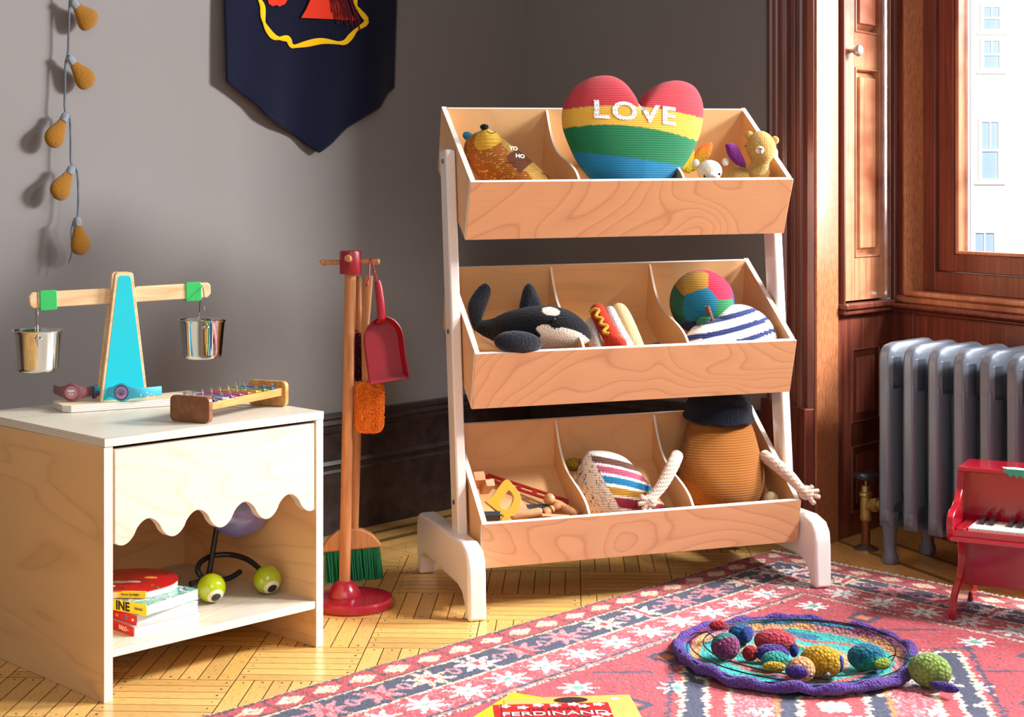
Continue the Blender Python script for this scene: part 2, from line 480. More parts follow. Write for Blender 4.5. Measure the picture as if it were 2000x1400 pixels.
# ---- window bay at the right: fluted casing, shutter box, window wall
def trim_extrude(bm, pts, z0, z1, mat=0):
    a = [bm.verts.new((p[0], p[1], z0)) for p in pts]; b = [bm.verts.new((p[0], p[1], z1)) for p in pts]
    for i in range(len(pts)-1): bm.faces.new((a[i], a[i+1], b[i+1], b[i])).material_index = mat
    bm.faces.new(b).material_index = mat; bm.faces.new(a[::-1]).material_index = mat
J0 = V((.780, 3.954, 0)); J1 = V((1.055, 4.265, 0))
bm = bmesh.new(); pts = []
ca, cb = W1, J0; cd = (cb-ca); cl_ = cd.length; cd.normalize(); cn = V((-.949, -.318, 0))
steps = [(0, -.004), (0.0, .012), (.020, .014), (.024, .006), (.034, .004), (.040, .012), (.046, .018), (.054, .014), (.058, .004), (.066, .002), (.072, .010), (.080, .016), (.088, .012), (.094, .002),
         (.125, .000), (.128, .010), (.138, .014), (.146, .010), (.150, .002), (.158, .0), (.162, .012), (.170, .019), (.180, .021), (.188, .016), (.193, .004), (.203, .002), (.206, .012), (.216, .018), (.228, .016), (.238, .004)]
for s, d in steps: pts.append(ca+cd*s+cn*d)
pts += [J0+H1*.02+V((0.0, .0, 0)), J0+V((.05, .25, 0)), W1+V((.02, .03, 0))]
trim_extrude(bm, pts, 0.0, TOP)
struct('trim_1', bm, M_mahog, smooth=False)
# small square-cut plinth block at the foot of the casing
bm = bmesh.new(); pts = [ca-cd*.004+cn*.002, ca-cd*.004+cn*.030, cb-cd*.0+cn*.030, cb+cn*.002]
trim_extrude(bm, pts, 0.0, .36); struct('trim_2', bm, M_mahog, smooth=False, bevel=.003)
# shutter box side of the bay
MJ = MX(J0, H1, (-.75, .661, 0))
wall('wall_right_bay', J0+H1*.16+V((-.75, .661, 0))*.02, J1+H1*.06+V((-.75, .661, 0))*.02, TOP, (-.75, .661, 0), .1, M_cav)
def panelled(bm, x0, x1, z0, z1, y0, fr=.028, mould=.009, field=.012, depth=.010, mat=0):
    """stiles and rails are elsewhere: a sunk, bevelled raised field between x0..x1, z0..z1 (room side is -y)"""
    def loop(i, y): return [(x0+i, y, z0+i), (x1-i, y, z0+i), (x1-i, y, z1-i), (x0+i, y, z1-i)]
    L = [loop(0, y0), loop(.001, y0-.004), loop(.005, y0-.005), loop(.0075, y0+.009), loop(.0095, y0+.016), loop(.0125, y0+.013), loop(.0125+field, y0+.003), loop(.014+field, y0-.003)]
    R = [[bm.verts.new(p) for p in l] for l in L]
    for a, b in zip(R, R[1:]):
        for k in range(4): bm.faces.new((a[k], a[(k+1) % 4], b[(k+1) % 4], b[k])).material_index = mat
    bm.faces.new(R[-1]).material_index = mat
def leaf(bm, x0, x1, z0, z1, panels, y0, st=.028, th=.02, mat=0):
    """frame with openings for the panels"""
    cuts = [z0]+[z for p in panels for z in p]+[z1]
    box(bm, ((x0+x0+st)/2, y0+th/2, (z0+z1)/2), (st, th, z1-z0), mat); box(bm, ((x1+x1-st)/2, y0+th/2, (z0+z1)/2), (st, th, z1-z0), mat)
    for a, b in zip(cuts[::2], cuts[1::2]): box(bm, ((x0+x1)/2, y0+th/2, (a+b)/2), (x1-x0-2*st, th, b-a), mat)
    for a, b in panels: panelled(bm, x0+st, x1-st, a, b, y0+.001, mat=mat)
bm = bmesh.new(); box(bm, (.0575, .006, TOP/2), (.109, .02, TOP)); struct('trim_3', bm, M_oak, M=MJ, smooth=False)
bm = bmesh.new(); box(bm, (.120, .010, TOP/2+.31), (.010, .02, TOP-.62)); box(bm, (.131, -.002, TOP/2+.31), (.008, .022, TOP-.62))
struct('trim_4', bm, M_mahog, M=MJ, smooth=False)
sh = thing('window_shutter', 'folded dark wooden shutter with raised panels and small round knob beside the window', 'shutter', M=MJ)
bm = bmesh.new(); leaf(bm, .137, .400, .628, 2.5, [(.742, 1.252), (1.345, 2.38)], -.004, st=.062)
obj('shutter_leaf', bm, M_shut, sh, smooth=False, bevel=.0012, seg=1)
bm = bmesh.new(); lathe(bm, [(0.0, -.002), (.006, 0), (.0055, .012), (.013, .016), (.0165, .024), (.014, .032), (.006, .037), (0, .0375)], 20, R=rotm('X', 90), c=(.172, -.005, 1.292))
obj('knob', bm, plain('aged_pewter', '#b9b4ae', .35, .6), sh)
# chair rail and lower panel of the bay side
bm = bmesh.new(); box(bm, (.262, -.006, .615), (.290, .044, .016)); box(bm, (.262, -.002, .600), (.280, .036, .014))
struct('trim_5', bm, M_mahog, M=MJ, smooth=False, bevel=.004)
bm = bmesh.new(); leaf(bm, .118, .414, .0, .594, [(.30, .50), (.06, .24)], 0.0, st=.07)
struct('trim_6', bm, M_mahog, M=MJ, smooth=False)
# window wall
WX = V((.373, -.928, 0)); WY = V((.928, .373, 0)); MW = MX(J1, WX, WY)
def wbox(name, items, mat, bevel=.002, **k):
    bm = bmesh.new()
    for x0, x1, y0, y1, z0, z1 in items: box(bm, ((x0+x1)/2, (y0+y1)/2, (z0+z1)/2), (x1-x0, y1-y0, z1-z0))
    return struct(name, bm, mat, M=MW, smooth=False, bevel=bevel, seg=1, **k)
WE = 0.80   # the wall under the window ends beyond the frame of the photograph
wbox('wall_right', [(0, WE, .02, .14, 0, .60)], M_mahog)
wbox('trim_7', [(0, WE, -.004, .02, .0, .12), (0, .10, -.004, .02, .12, .60), (.10, WE, -.004, .02, .50, .60), (.40, .47, -.004, .02, .12, .5)], M_mahog)
wbox('trim_8', [(-.004, WE, -.028, .03, .600, .614), (-.004, WE, -.016, .03, .588, .600)], M_mahog, bevel=.005)
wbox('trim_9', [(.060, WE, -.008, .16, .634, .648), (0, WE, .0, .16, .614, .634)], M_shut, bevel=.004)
wbox('trim_10', [(0, .020, -.006, .10, .614, TOP), (.024, .050, .004, .058, .614, TOP)], M_mahog)
wbox('trim_11', [(.050, .062, -.002, .060, .640, TOP)], M_oak)
win = wbox('window_1', [(.056, .113, .058, .13, .648, TOP), (.113, WE+.9, .058, .13, .648, .702)], M_mahog)
def wpart(name, items, mat, bevel=.002):
    bm = bmesh.new()
    for x0, x1, y0, y1, z0, z1 in items: box(bm, ((x0+x1)/2, (y0+y1)/2, (z0+z1)/2), (x1-x0, y1-y0, z1-z0))
    return obj(name, bm, mat, win, smooth=False, bevel=bevel, seg=1)
wpart('sash', [(.116, .177, .068, .115, .704, TOP), (.177, WE+.9, .068, .115, .704, .750)], M_mahog)
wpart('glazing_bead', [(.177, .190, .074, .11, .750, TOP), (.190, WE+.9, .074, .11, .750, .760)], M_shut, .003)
wpart('outer_track', [(.1905, .196, .112, .119, .750, TOP), (.200, .203, .112, .117, .750, TOP)], plain('pale_blue_track', '#c9dcf0', .4), .001)
tg = NT('window_glass')
gl = tg.n('ShaderNodeBsdfGlossy', None, Color=(1, 1, 1, 1), Roughness=0.02); tr = tg.n('ShaderNodeBsdfTransparent', None, Color=(.97, .98, .99, 1))
ms = tg.n('ShaderNodeMixShader', None, _0=0.05, _1=tr, _2=gl); tg.t.links.new(ms.outputs[0], tg.t.nodes['Material Output'].inputs[0])
wpart('pane', [(.190, WE+.9, .100, .104, .752, TOP)], tg.m, 0)

# ---- the brick house across the street
brick = NT('pale_sunlit_brick'); bk = brick.n('ShaderNodeTexBrick', None, Vector=brick.obj((1, 1, 1), (PI/2, 0, 0)), Scale=2.6, Mortar_Size=0.02, Color1=c4('#f4eeea'), Color2=c4('#f7f3f0'), Mortar=c4('#ece5e0'))
brick.set(Base_Color=bk.outputs[0], Roughness=.9); M_brick = brick.m
M_stone = plain('white_stone', '#fbf8f4', .8); M_sky_pane = plain('blue_pane', '#b9d3e6', .3)
hb = thing('brick_house', 'pale sunlit brick house with tall windows seen across the street through the window', 'building', (13.0, 40, 0))
bm = bmesh.new(); box(bm, (0, 1, 2), (26, 2, 22)); obj('facade', bm, M_brick, hb, smooth=False)
for (xa, xb, ya, yb) in ((1913, 1956, 8, 64), (1913, 1956, 74, 140), (1909, 1954, 232, 356), (1896, 1946, 448, 560)):
    X0, X1 = (xa-1000)/75.0-13, (xb-1000)/75.0-13; z0, z1 = .9+(388-yb)/75.0, .9+(388-ya)/75.0
    bm = bmesh.new(); w = .09
    for it in ((X0+w, X1-w, z0, z0+w), (X0+w, X1-w, z1-w, z1), (X0, X0+w, z0, z1), (X1-w, X1, z0, z1), (X0+w, X1-w, (z0+z1)/2-.03, (z0+z1)/2+.03), ((X0+X1)/2-.02, (X0+X1)/2+.02, (z0+z1)/2+.03, z1-w), (X0-.1, X1+.1, z0-.06, z0)):
        box(bm, ((it[0]+it[1])/2, -.04, (it[2]+it[3])/2), (it[1]-it[0], .14, it[3]-it[2]))
    wf = obj('window_frame', bm, M_stone, hb, smooth=False)
    bm = bmesh.new(); box(bm, ((X0+X1)/2, -.002, (z0+z1)/2), (X1-X0-.02, .02, z1-z0-.02)); obj('window_pane', bm, M_sky_pane, wf, smooth=False)
# ================================================================ nightstand
M_ply = ply('birch_ply', '#d3cab9', '#b3966c', layers=620.0, amount=.5, freq=8.0, stretch=(1.5, 3.6, 3.6))
M_ply_side = ply('birch_ply_side', '#efc188', '#c08a50', layers=620.0, amount=.5, freq=3.0, stretch=(1.0, 5.5, 5.5))
NA = V((-.7275, 2.738, 0)); NU = V((.70, .714, 0)); NV = V((-.714, .70, 0))
MN = MX(NA, NU, NV); NW, ND, NH, NTk = .4967, .48, .4725, .0185
ns = thing('nightstand', 'birch plywood nightstand with scalloped drawer front and open lower shelf', 'nightstand', M=MN)
board('side_panel', (NTk/2, 0, 0), (0, 1, 0), (0, 0, 1), ND, NH-.0165, NTk, M_ply_side, ns)
board('side_panel', (NW-NTk/2, 0, 0), (0, 1, 0), (0, 0, 1), ND, NH-.0165, NTk, M_ply_side, ns)
board('top_panel', (0, -.002, NH-.008), (1, 0, 0), (0, 1, 0), NW, ND+.002, .016, M_ply, ns)
board('back_panel', (NTk, ND-.01, .078), (1, 0, 0), (0, 0, 1), NW-2*NTk, NH-.0165-.078, .012, M_ply_side, ns)
board('shelf', (NTk, .002, .0855), (1, 0, 0), (0, 1, 0), NW-2*NTk, ND-.018, .0155, M_ply, ns)
# drawer: scalloped front with the box behind it
dr_w = NW-2*NTk-.008; zt = NH-.0165-.006
out = [(0, 0)]
zb = .213-.0  # local y=0 is the lowest point of the scallops
base = .2755
def scal(s):
    ph = (s-.0915)/.1067
    c = math.cos(2*PI*ph); c = math.copysign(abs(c)**.75, c)
    return .0205+.0205*c
npt = 120; xs = [dr_w*i/npt for i in range(npt+1)]
out = [(x, scal(x+NTk+.004)) for x in xs]
hh = zt-base
outl = out+[(dr_w, hh), (0, hh)]
dw = obj('drawer', bmesh.new(), M_ply, ns)
bpy.data.objects.remove(dw)
dwf = board('drawer', (NTk+.004, .0095, base), (1, 0, 0), (0, 0, 1), dr_w, hh, .018, M_ply, ns, outline=outl)
Mi = MX(V((NTk+.004, .0095, base))+V((dr_w/2, 0, hh/2)), (1, 0, 0), (0, 0, 1)).inverted()
bm = bmesh.new()
for c, s in (((NW/2, .22, zt-.128), (dr_w-.01, .40, .008)), ((NTk+.012, .22, zt-.075), (.01, .40, .11)), ((NW-NTk-.012, .22, zt-.075), (.01, .40, .11)), ((NW/2, .42, zt-.075), (dr_w-.01, .01, .11))):
    box(bm, Mi @ V(c), (s[0], s[2], s[1]))
obj('drawer_box', bm, M_ply_side, dwf, smooth=False)

# ================================================================ toy storage unit
M_birch = ply('clear_birch', '#dba478', '#a96a43', edge='#fbf6ee', edge_line='#e9dccd', layers=500.0, amount=.66, freq=13.0, stretch=(1.6, 3.2, 3.2), rough=.38, coat=.2)
M_birch_in = ply('birch_inside', '#dfae78', '#bb8450', edge='#fbf6ee', edge_line='#d8bfa0', layers=500.0, amount=.35, freq=5.0, stretch=(1.2, 3.6, 3.6), rough=.45)
M_white = plain('white_lacquer', '#e9e1dc', .32, coat=.3, var=.01)
M_steel = plain('steel', '#8d8a86', .3, .9, var=.02)
CE = V((.9565, .2917, 0)); CW = V((-.2917, .9565, 0)); CO = V((-.0923, 3.261, 0))
MC = MX(CO, CE, CW) @ Matrix.Rotation(math.radians(-.75), 4, 'Y')
def cub(s, t, z): return MC @ V((s, t, z))
cb_ = thing('toy_storage_unit', 'tall white and birch toy storage unit with three tilted bins of toys', 'storage unit', M=MC)
def foot(s0):
    prof = [(0.0, 0.0), (.030, 0.0), (.036, .030), (.055, .050), (.09, .058), (.40, .058), (.43, .045), (.44, .0), (.47, 0), (.47, .118), (.455, .142), (.43, .150), (.06, .158), (.02, .148), (.004, .128), (0, .10)]
    M = MX((s0, 0, 0), (0, 1, 0), (0, 0, 1))
    bm = bmesh.new(); prism(bm, prof, 0, .041, M=M)
    return obj('foot', bm, M_white, cb_, bevel=.007, seg=3, smooth=True)
foot(0.0); foot(.821)
def post(s0, side):
    bm = bmesh.new(); a0, a1 = .148, 1.012
    pr = [(.155, a0), (.210, a0), (.278, a1-.006), (.272, a1), (.228, a1), (.222, a1-.006)]
    prism(bm, pr, 0, .023, M=MX((s0, 0, 0), (0, 1, 0), (0, 0, 1)))
    o = obj('post', bm, M_white, cb_, bevel=.004, seg=2)
    for z in (.22, .60, .985):
        tt = .18+(z-.15)*.08
        b = bmesh.new(); lathe(b, [(0, .0), (.0055, 0), (.006, .0015), (.0035, .0025), (0, .0015)], 14, c=(s0-.001 if side < 0 else s0+.024, tt, z), R=rotm('Y', -90*(-side) if side > 0 else -90))
        obj('bolt', b, M_steel, o)
    return o
post(.0205, -1); post(.8285, 1)
def bin_(name_i, s0, s1, TF, TB, BF, BB, divs):
    th = .0125
    TF, TB, BF, BB = [V((0, a, b)) for a, b in (TF, TB, BF, BB)]
    # front panel is the parent of its bin
    up = (TF-BF); fw = s1-s0
    x = V((1, 0, 0))
    zf = x.cross(up.normalized())
    def at_s(p, s): return V((s, p.y, p.z))
    fdir = up.normalized(); back = (TB-TF).normalized()
    fr = board('bin', at_s(BF, s0)+back*(th/2), x, fdir, fw, up.length, th, M_birch, cb_)
    inv = fr.matrix_basis.inverted()
    def pb(name, pts, s, t_, mat, lab=None):
        """flat board whose outline is given in the (t, z) plane"""
        o = pts[0]; X = (pts[1]-pts[0]).normalized(); Y = V((1, 0, 0)).cross(X)
        m = MX((s, o.y, o.z), X, Y)
        im = m.inverted(); ol = [(im @ V((s, p.y, p.z)))[:2] for p in pts]
        bm = bmesh.new(); prism(bm, ol, -t_/2, t_/2)
        c = V((0, 0, 0))
        return obj(name, bm, mat, fr, M=inv @ m, bevel=.0006, seg=1)
    tfi, bfi = TF+back*th, BF+back*th
    for s in (s0+th/2, s1-th/2): pb('side_panel', [TF+back*th*.98, TB, BB, BF+back*th*.98], s, th, M_birch_in)
    bd = (TB-BB)
    m = MX(V((s0+th, BB.y, BB.z))-back*(th/2), x, bd.normalized())
    bm = bmesh.new(); w, h = fw-2*th, bd.length; box(bm, (w/2, h/2, 0), (w, h, th)); obj('back_panel', bm, M_birch_in, fr, M=inv @ m, smooth=False)
    fl = (BB-BF); m = MX(V((s0+th, BF.y, BF.z))+fl.normalized()*th+up.normalized()*(th*.5), x, fl.normalized())
    bm = bmesh.new(); box(bm, (w/2, fl.length/2-th*.9, 0), (w, fl.length-th*1.9, th*.8)); obj('bottom_panel', bm, M_birch_in, fr, M=inv @ m, smooth=False)
    for s in divs:
        A = TB-back*th; B = TF+back*th-up*.04
        d = A-B; nn = V((0, -d.z, d.y)).normalized()
        # S-shaped top edge: full height behind, a swoop, then a small hook at the front
        curve = []
        for k in range(33):
            u = k/32
            dip = -.030*math.sin(PI*min(1, u*1.05))**1.2 - .012*math.sin(2*PI*u)
            if u > .9: dip *= (1-u)/.1*.9+.1
            curve.append(A+(B-A)*u+nn*dip)
        pts = [BF+back*th*1.1+up*.07, BB-back*th*.6+bd*.07]+curve
        pb('divider', [pts[0], pts[1]]+curve, s, .006, M_birch_in)
    return fr
B1 = bin_('a', .045, .828, (.100, .934), (.353, 1.116), (.153, .806), (.392, .968), (.3025, .558))
B2 = bin_('b', .046, .823, (.084, .558), (.337, .742), (.122, .433), (.365, .598), (.3025, .556))
B3 = bin_('c', .049, .815, (.055, .191), (.308, .380), (.078, .090), (.318, .262), (.300, .550))

# ================================================================ radiator under the window
M_rad = plain('silver_radiator_paint', '#6d7480', .36, .3, var=.04, bump=.12, bscale=160)
RF = V((.93, 3.79, 0)); RX = V((.637, -.771, 0)); RY = V((.771, .637, 0))
MR = MX(RF, RX, RY)
rd = thing('radiator', 'old silver painted cast iron column radiator under the window', 'radiator', M=MR)
RH = .545; pitch = .071
def rad_section(i, legs):
    bm = bmesh.new(); x = i*pitch; w = .020; c = .008
    for y0, y1 in ((-.022, .036), (.058, .106), (.128, .186)):
        pts = [(x-w+c, y0), (x+w-c, y0), (x+w, y0+c*1.6), (x+w, y1-c), (x+w-c, y1), (x-w+c, y1), (x-w, y1-c), (x-w, y0+c*1.6)]
        a = [bm.verts.new((p[0], p[1], .105)) for p in pts]; b = [bm.verts.new((p[0], p[1], RH-.030)) for p in pts]
        for k in range(8): bm.faces.new((a[k], a[(k+1) % 8], b[(k+1) % 8], b[k]))
        bm.faces.new(a[::-1]); bm.faces.new(b)
    for (za, zb2) in ((.092, .170), (RH-.115, RH)):
        # header: chamfered along its long edges so the top reads as a rounded ridge
        ring = []
        for (hx, dz) in ((-w, .016), (-w+c, 0), (w-c, 0), (w, .016)):
            pr = [(-.0222+dz*.8, zb2-.034-dz*.2), (-.016+dz*.6, zb2-.016-dz*.6), (-.004, zb2-.005-dz), (.02, zb2-dz), (.15, zb2+.004-dz), (.170, zb2-.004-dz), (.184, zb2-.022-dz*.6), (.186, zb2-.04), (.186, za+.02), (.178, za), (-.014, za), (-.0222+dz*.8, za+.02)]
            ring.append([bm.verts.new((x+hx, p, q)) for p, q in pr])
        for r0, r1 in zip(ring, ring[1:]):
            for k in range(12): bm.faces.new((r0[k], r0[(k+1) % 12], r1[(k+1) % 12], r1[k]))
        bm.faces.new(ring[0][::-1]); bm.faces.new(ring[-1])
    tube(bm, [(x-w-.004, .082, .145), (x+w+.0320, .082, .145)], .024, 12); tube(bm, [(x-w-.004, .082, RH-.07), (x+w+.0320, .082, RH-.07)], .024, 12)
    o = obj('section', bm, M_rad, rd, bevel=.0045, seg=2, smooth=True)
    if legs:
        for y in (.005, .160):
            b = bmesh.new(); tube(b, [(x, y, .002), (x, y, .016), (x, y, .03), (x, y-.002, .07), (x, y, .13)], [(.019, .020), (.021, .022), (.015, .016), (.016, .018), (.026, .028)], 10)
            obj('leg', b, M_rad, o)
for i in range(7): rad_section(i, i in (0, 6))
# valve
M_brass = plain('worn_brass', '#b39758', .35, .8, var=.15, bump=.2); M_copper = plain('old_copper', '#7a4a34', .4, .6, var=.15)
vp = floor_pt(1691, 1073)
vz = lambda y: .9-(y-388)*vp.y/3000
vl = thing('radiator_valve', 'brass radiator valve with dark round handwheel on a copper riser', 'valve', (vp.x, vp.y, 0))
bm = bmesh.new(); lathe(bm, [(0, .0005), (.032, .0005), (.032, .004), (.020, .010), (.013, .013), (0, .013)], 28); obj('floor_flange', bm, M_steel, vl)
bm = bmesh.new(); tube(bm, [(0, 0, .006), (0, 0, .085)], .0115, 16); obj('riser_pipe', bm, M_copper, vl)
bm = bmesh.new(); lathe(bm, [(0, .075), (.014, .075), (.0165, .083), (.0145, .092), (.015, .10), (.0145, .135), (.0175, .139), (.0175, .146), (.012, .150), (.011, .165), (0, .165)], 12)
sd = (MR @ V((0, .082, .145)))-V((vp.x, vp.y, .11)); dsd = V((sd.x, sd.y, 0)).normalized()
tube(bm, [V((0, 0, .112)), dsd*.024+V((0, 0, .118)), dsd*.050+V((0, 0, .122))], [.013, .014, .014], 14)
tube(bm, [dsd*.022+V((0, 0, .118)), dsd*.040+V((0, 0, .121))], .0195, 6)
obj('valve_body', bm, M_brass, vl, bevel=.001)
bm = bmesh.new(); tube(bm, [(0, 0, .16), (0, 0, .185)], .003, 8); obj('stem', bm, M_brass, vl)
bm = bmesh.new(); lathe(bm, [(0, .180), (.024, .180), (.031, .185), (.032, .192), (.028, .198), (.016, .201), (.008, .199), (0, .199)], 28); obj('handwheel', bm, plain('dark_blue_bakelite', '#23262f', .3, coat=.4, bump=.3, bscale=300), vl)

# ================================================================ toy piano
M_red = plain('red_lacquer', '#a80f26', .22, coat=.7, var=.06); M_key = plain('ivory_key', '#efe3dc', .3, coat=.3, var=.02); M_blk = plain('black_key', '#15131a', .25, coat=.4)
# the left cheek's front foot touches the rug at (1860,1220)
pf = floor_pt(1852, 1219); PX = V((.80, -.60, 0)).normalized(); PX = V((.883, -.47, 0)).normalized(); PY = V((.47, .883, 0)).normalized()
RUGZ = .0113
MP = MX(V((pf.x, pf.y, RUGZ)), PX, PY) @ Matrix.Diagonal((1, .95, .77, 1))
pn = thing('toy_piano', 'small red toy piano with white keys, at the right edge of the rug', 'toy piano', M=MP)
# side profile in (y, z): y runs back from the front of the foot
ov = .0
prof = spline([(.0, 0, 0), (.0, .030, 0), (.016, .058, 0), (.055, .085, 0), (.085, .105, 0), (.100, .140, 0), (.094, .180, 0), (.080, .215, 0)], 28)
side = [(p.x, p.y) for p in prof]
side += [(.02, .215), (-.008, .218), (-.020, .232), (-.024, .262), (-.020, .285), (-.006, .298), (.022, .303), (.052, .318), (.078, .345), (.090, .372), (.094, .395), (.20, .395), (.20, .06), (.235, .03), (.235, 0), (.185, 0), (.180, .020), (.165, .034), (.14, .034), (.122, .018), (.116, 0)]
def cheek(x): 
    bm = bmesh.new(); prism(bm, side, 0, .016, M=MX((x, 0, 0), (0, 1, 0), (0, 0, 1))); return obj('side_panel', bm, M_red, pn, bevel=.003, seg=2)
PWD = .46
cheek(0); cheek(PWD)
def pbx(name, c, s, mat, bevel=.002, parent=None, label=None):
    bm = bmesh.new(); box(bm, c, s); return obj(name, bm, mat, parent or pn, bevel=bevel, seg=2, label=label)
lid = pbx('lid', (PWD/2+.012, .138, .398), (PWD+.018, .125, .014), M_red, .004)
pbx('key_bed', (PWD/2+.008, .028, .226), (PWD-.016+.016, .105, .012), M_red)
pbx('key_slip', (PWD/2+.008, -.006, .234), (PWD-.002, .014, .030), M_red, .002)
pbx('front_board', (PWD/2+.008, .128, .32), (PWD-.002, .012, .15), M_red)
pbx('lower_panel', (PWD/2+.008, .125, .145), (PWD-.002, .012, .16), M_red)
pbx('back_panel', (PWD/2+.008, .19, .22), (PWD-.002, .01, .34), M_red)
pbx('key_block', (.0275, .040, .244), (.021, .100, .024), M_red, .003)
for k in range(20):
    x = .0495+k*.0198
    if x > PWD-.012: break
    pbx('white_key', (x, .052, .246), (.0188, .096, .018), M_key, .0008)
    if k % 7 not in (0, 3) : pbx('black_key', (x-.0099, .078, .262), (.0100, .055, .016), M_blk, .0015)
# chipped paint and torn sticker on the lid
bm = bmesh.new(); import itertools
def blot(c, rx, ry, n, seed, z):
    random.seed(seed); vs = []
    for k in range(n):
        a = 2*PI*k/n; r = random.uniform(.65, 1.15); vs.append((c[0]+rx*r*math.cos(a), c[1]+ry*r*math.sin(a)))
    return vs
bm = bmesh.new(); prism(bm, blot((.118, .092), .026, .012, 16, 3, 0), .4091, .4094); prism(bm, [(.105, .0752), (.15, .0752), (.148, .10), (.11, .098)], .4091, .4093)
obj('worn_patch', bm, plain('chipped_white', '#dfe9e2', .6), lid, smooth=False)
bm = bmesh.new()
zig = [(.100, .409), (.158, .409), (.158, .398), (.151, .388), (.146, .396), (.140, .386), (.134, .395), (.128, .385), (.122, .395), (.114, .388), (.108, .397), (.100, .400)]
prism(bm, zig, 0, .0006, M=MX((0, .0745, 0), (1, 0, 0), (0, 0, 1))); obj('sticker', bm, plain('green_sticker', '#2f9a86', .5), lid, smooth=False)
random.seed(11)
# ================================================================ the patterned rug
RK = V((.655, 3.905, 0)); RA = V((-.6905, -.7234, 0)); RB = V((.700, -.714, 0)).normalized()
def rug_colors():
    navy = lin('#20294f'); red = lin('#bd2434'); pink = lin('#d04552'); cream = lin('#f3dfbe'); orng = lin('#e0833f'); wht = lin('#fbf4f0'); dk = lin('#231a24'); grn = lin('#6fae96'); rose = lin('#df8f98')
    return navy, red, pink, cream, orng, wht, dk, grn, rose
NV_, RD_, PK_, CR_, OR_, WH_, DK_, GR_, RS_ = rug_colors()
def star(x, y, r, n=8, sharp=.42):
    """0..1 inside an n-pointed woven star"""
    d = math.hypot(x, y)/r; a = math.atan2(y, x)
    k = abs(((a/(2*PI)*n) % 1)-.5)*2
    return d < (sharp+(1-sharp)*k**1.3)
def rug_col(u, v):
    """u along the long edge from the far corner, v inwards from it"""
    q = .0045
    uu, vv = round(u/q)*q, round(v/q)*q
    j = (noise.noise(V((uu*60, vv*60, 3)))*.004)
    uu += j; vv += j
    rs = random.random()
    d = min(vv, 99); e = uu+.0          # distance from the two finished edges
    end = e < d                        # in the border that runs along the fringed end
    a, b = (vv, e) if end else (uu, d)
    w = 1.0
    if b < .010: return DK_
    if b < .016: return OR_ if rs < .75 else CR_
    if b < .022: return DK_
    if b < .082:                       # narrow red guard with small light motifs
        k = (a/.085) % 1; mid = (b-.052)/.024
        if abs(mid) < .95-abs(k-.5)*2.4: return CR_ if rs < .8 else OR_
        if abs(mid) < 1.15-abs(k-.5)*2.4: return RD_
        if abs(k) < .07 or abs(k-1) < .07: return DK_ if rs < .5 else RD_
        return RD_ if rs < .85 else PK_
    if b < .087: return DK_
    if b < .094: return CR_ if rs < .7 else OR_
    if b < .187:                       # wide navy border with stars and hooked leaves
        i = math.floor(a/.125); k = (a/.125) % 1; x = (k-.5)*.125; y = b-.1405
        y2 = y
        x2 = x*math.cos(i)-y2*math.sin(i); y2 = x*math.sin(i)+y2*math.cos(i)
        if star(x2, y2, .054, 8, .42):
            if math.hypot(x, y2) < .010: return RD_
            c = (RS_, WH_, CR_, RS_)[i % 4]
            return c if rs < .82 else RD_
        ring = abs(math.hypot(x-.0725, y*1.1)-.020)
        ring2 = abs(math.hypot(x+.0725, y*1.1)-.020)
        if min(ring, ring2) < .0035: return RS_
        return NV_ if rs < .93 else DK_
    if b < .194: return CR_ if rs < .75 else OR_
    if b < .292:                       # rose border with scattered white flowers
        i = math.floor(a/.105); k = (a/.105) % 1; x = (k-.5)*.105; y = b-.243
        x += .006*noise.noise(V((i*3.3, 1, 1))); y += .010*noise.noise(V((i*2.3, 5, 1)))
        if star(x, y, .050, 8, .36):
            if math.hypot(x, y) < .006: return GR_
            return WH_ if rs < .86 else (GR_ if rs < .93 else DK_)
        if abs(abs(x)-.059) < .012 and abs(y) < .010: return RD_
        return PK_ if rs < .55 else (RD_ if rs < .85 else RS_)
    if b < .298: return NV_ if rs < .85 else DK_
    if b < .306: return RS_ if rs < .6 else OR_
    if b < .312: return NV_ if rs < .5 else CR_
    # field: stepped medallions
    fu, fv = uu-.312, vv-.312
    cu, cv = .62, .46
    X, Y = abs(((fu+.02) % (2*cu))-cu), abs(((fv+.0) % (2*cv))-cv)
    st = .011
    m = (math.floor(X/st)*st)/cu+(math.floor(Y/st)*st)/cv
    for lo, hi, c in ((.0, .05, CR_), (.05, .13, RD_), (.13, .155, CR_), (.155, .24, NV_), (.24, .265, OR_), (.265, .47, PK_), (.47, .495, CR_), (.495, .58, RD_), (.58, .605, CR_), (.605, .70, NV_), (.70, .725, CR_), (.76, .785, NV_)):
        if lo <= m < hi:
            if c is PK_:
                x = ((fu*1.0/.11) % 1-.5)*.11; y = ((fv/.11) % 1-.5)*.11
                if star(x, y, .034, 8, .32): return WH_ if rs < .8 else NV_
                return PK_ if rs < .65 else RS_
            if c is NV_:
                x = ((fu/.075) % 1-.5)*.075; y = ((fv/.075) % 1-.5)*.075
                if abs(x)+abs(y) < .010: return CR_
            if c is RD_ and rs > .8: return PK_
            return c
    x = ((fu/.13) % 1-.5)*.13; y = ((fv/.13) % 1-.5)*.13
    par = (math.floor(fu/.13)+math.floor(fv/.13)) % 3
    if par == 0 and star(x, y, .042, 8, .35): return WH_ if math.hypot(x, y) > .012 else GR_
    if par == 1 and .018 < max(abs(x), abs(y)) < .030: return NV_
    if par == 1 and max(abs(x), abs(y)) <= .012: return OR_
    if par == 2 and abs(x+y) < .008 and abs(x) < .04: return NV_
    return RD_ if rs < .7 else (PK_ if rs < .94 else NV_)
tr_ = NT('wool_rug'); ac = attr_color(tr_); co = tr_.obj()
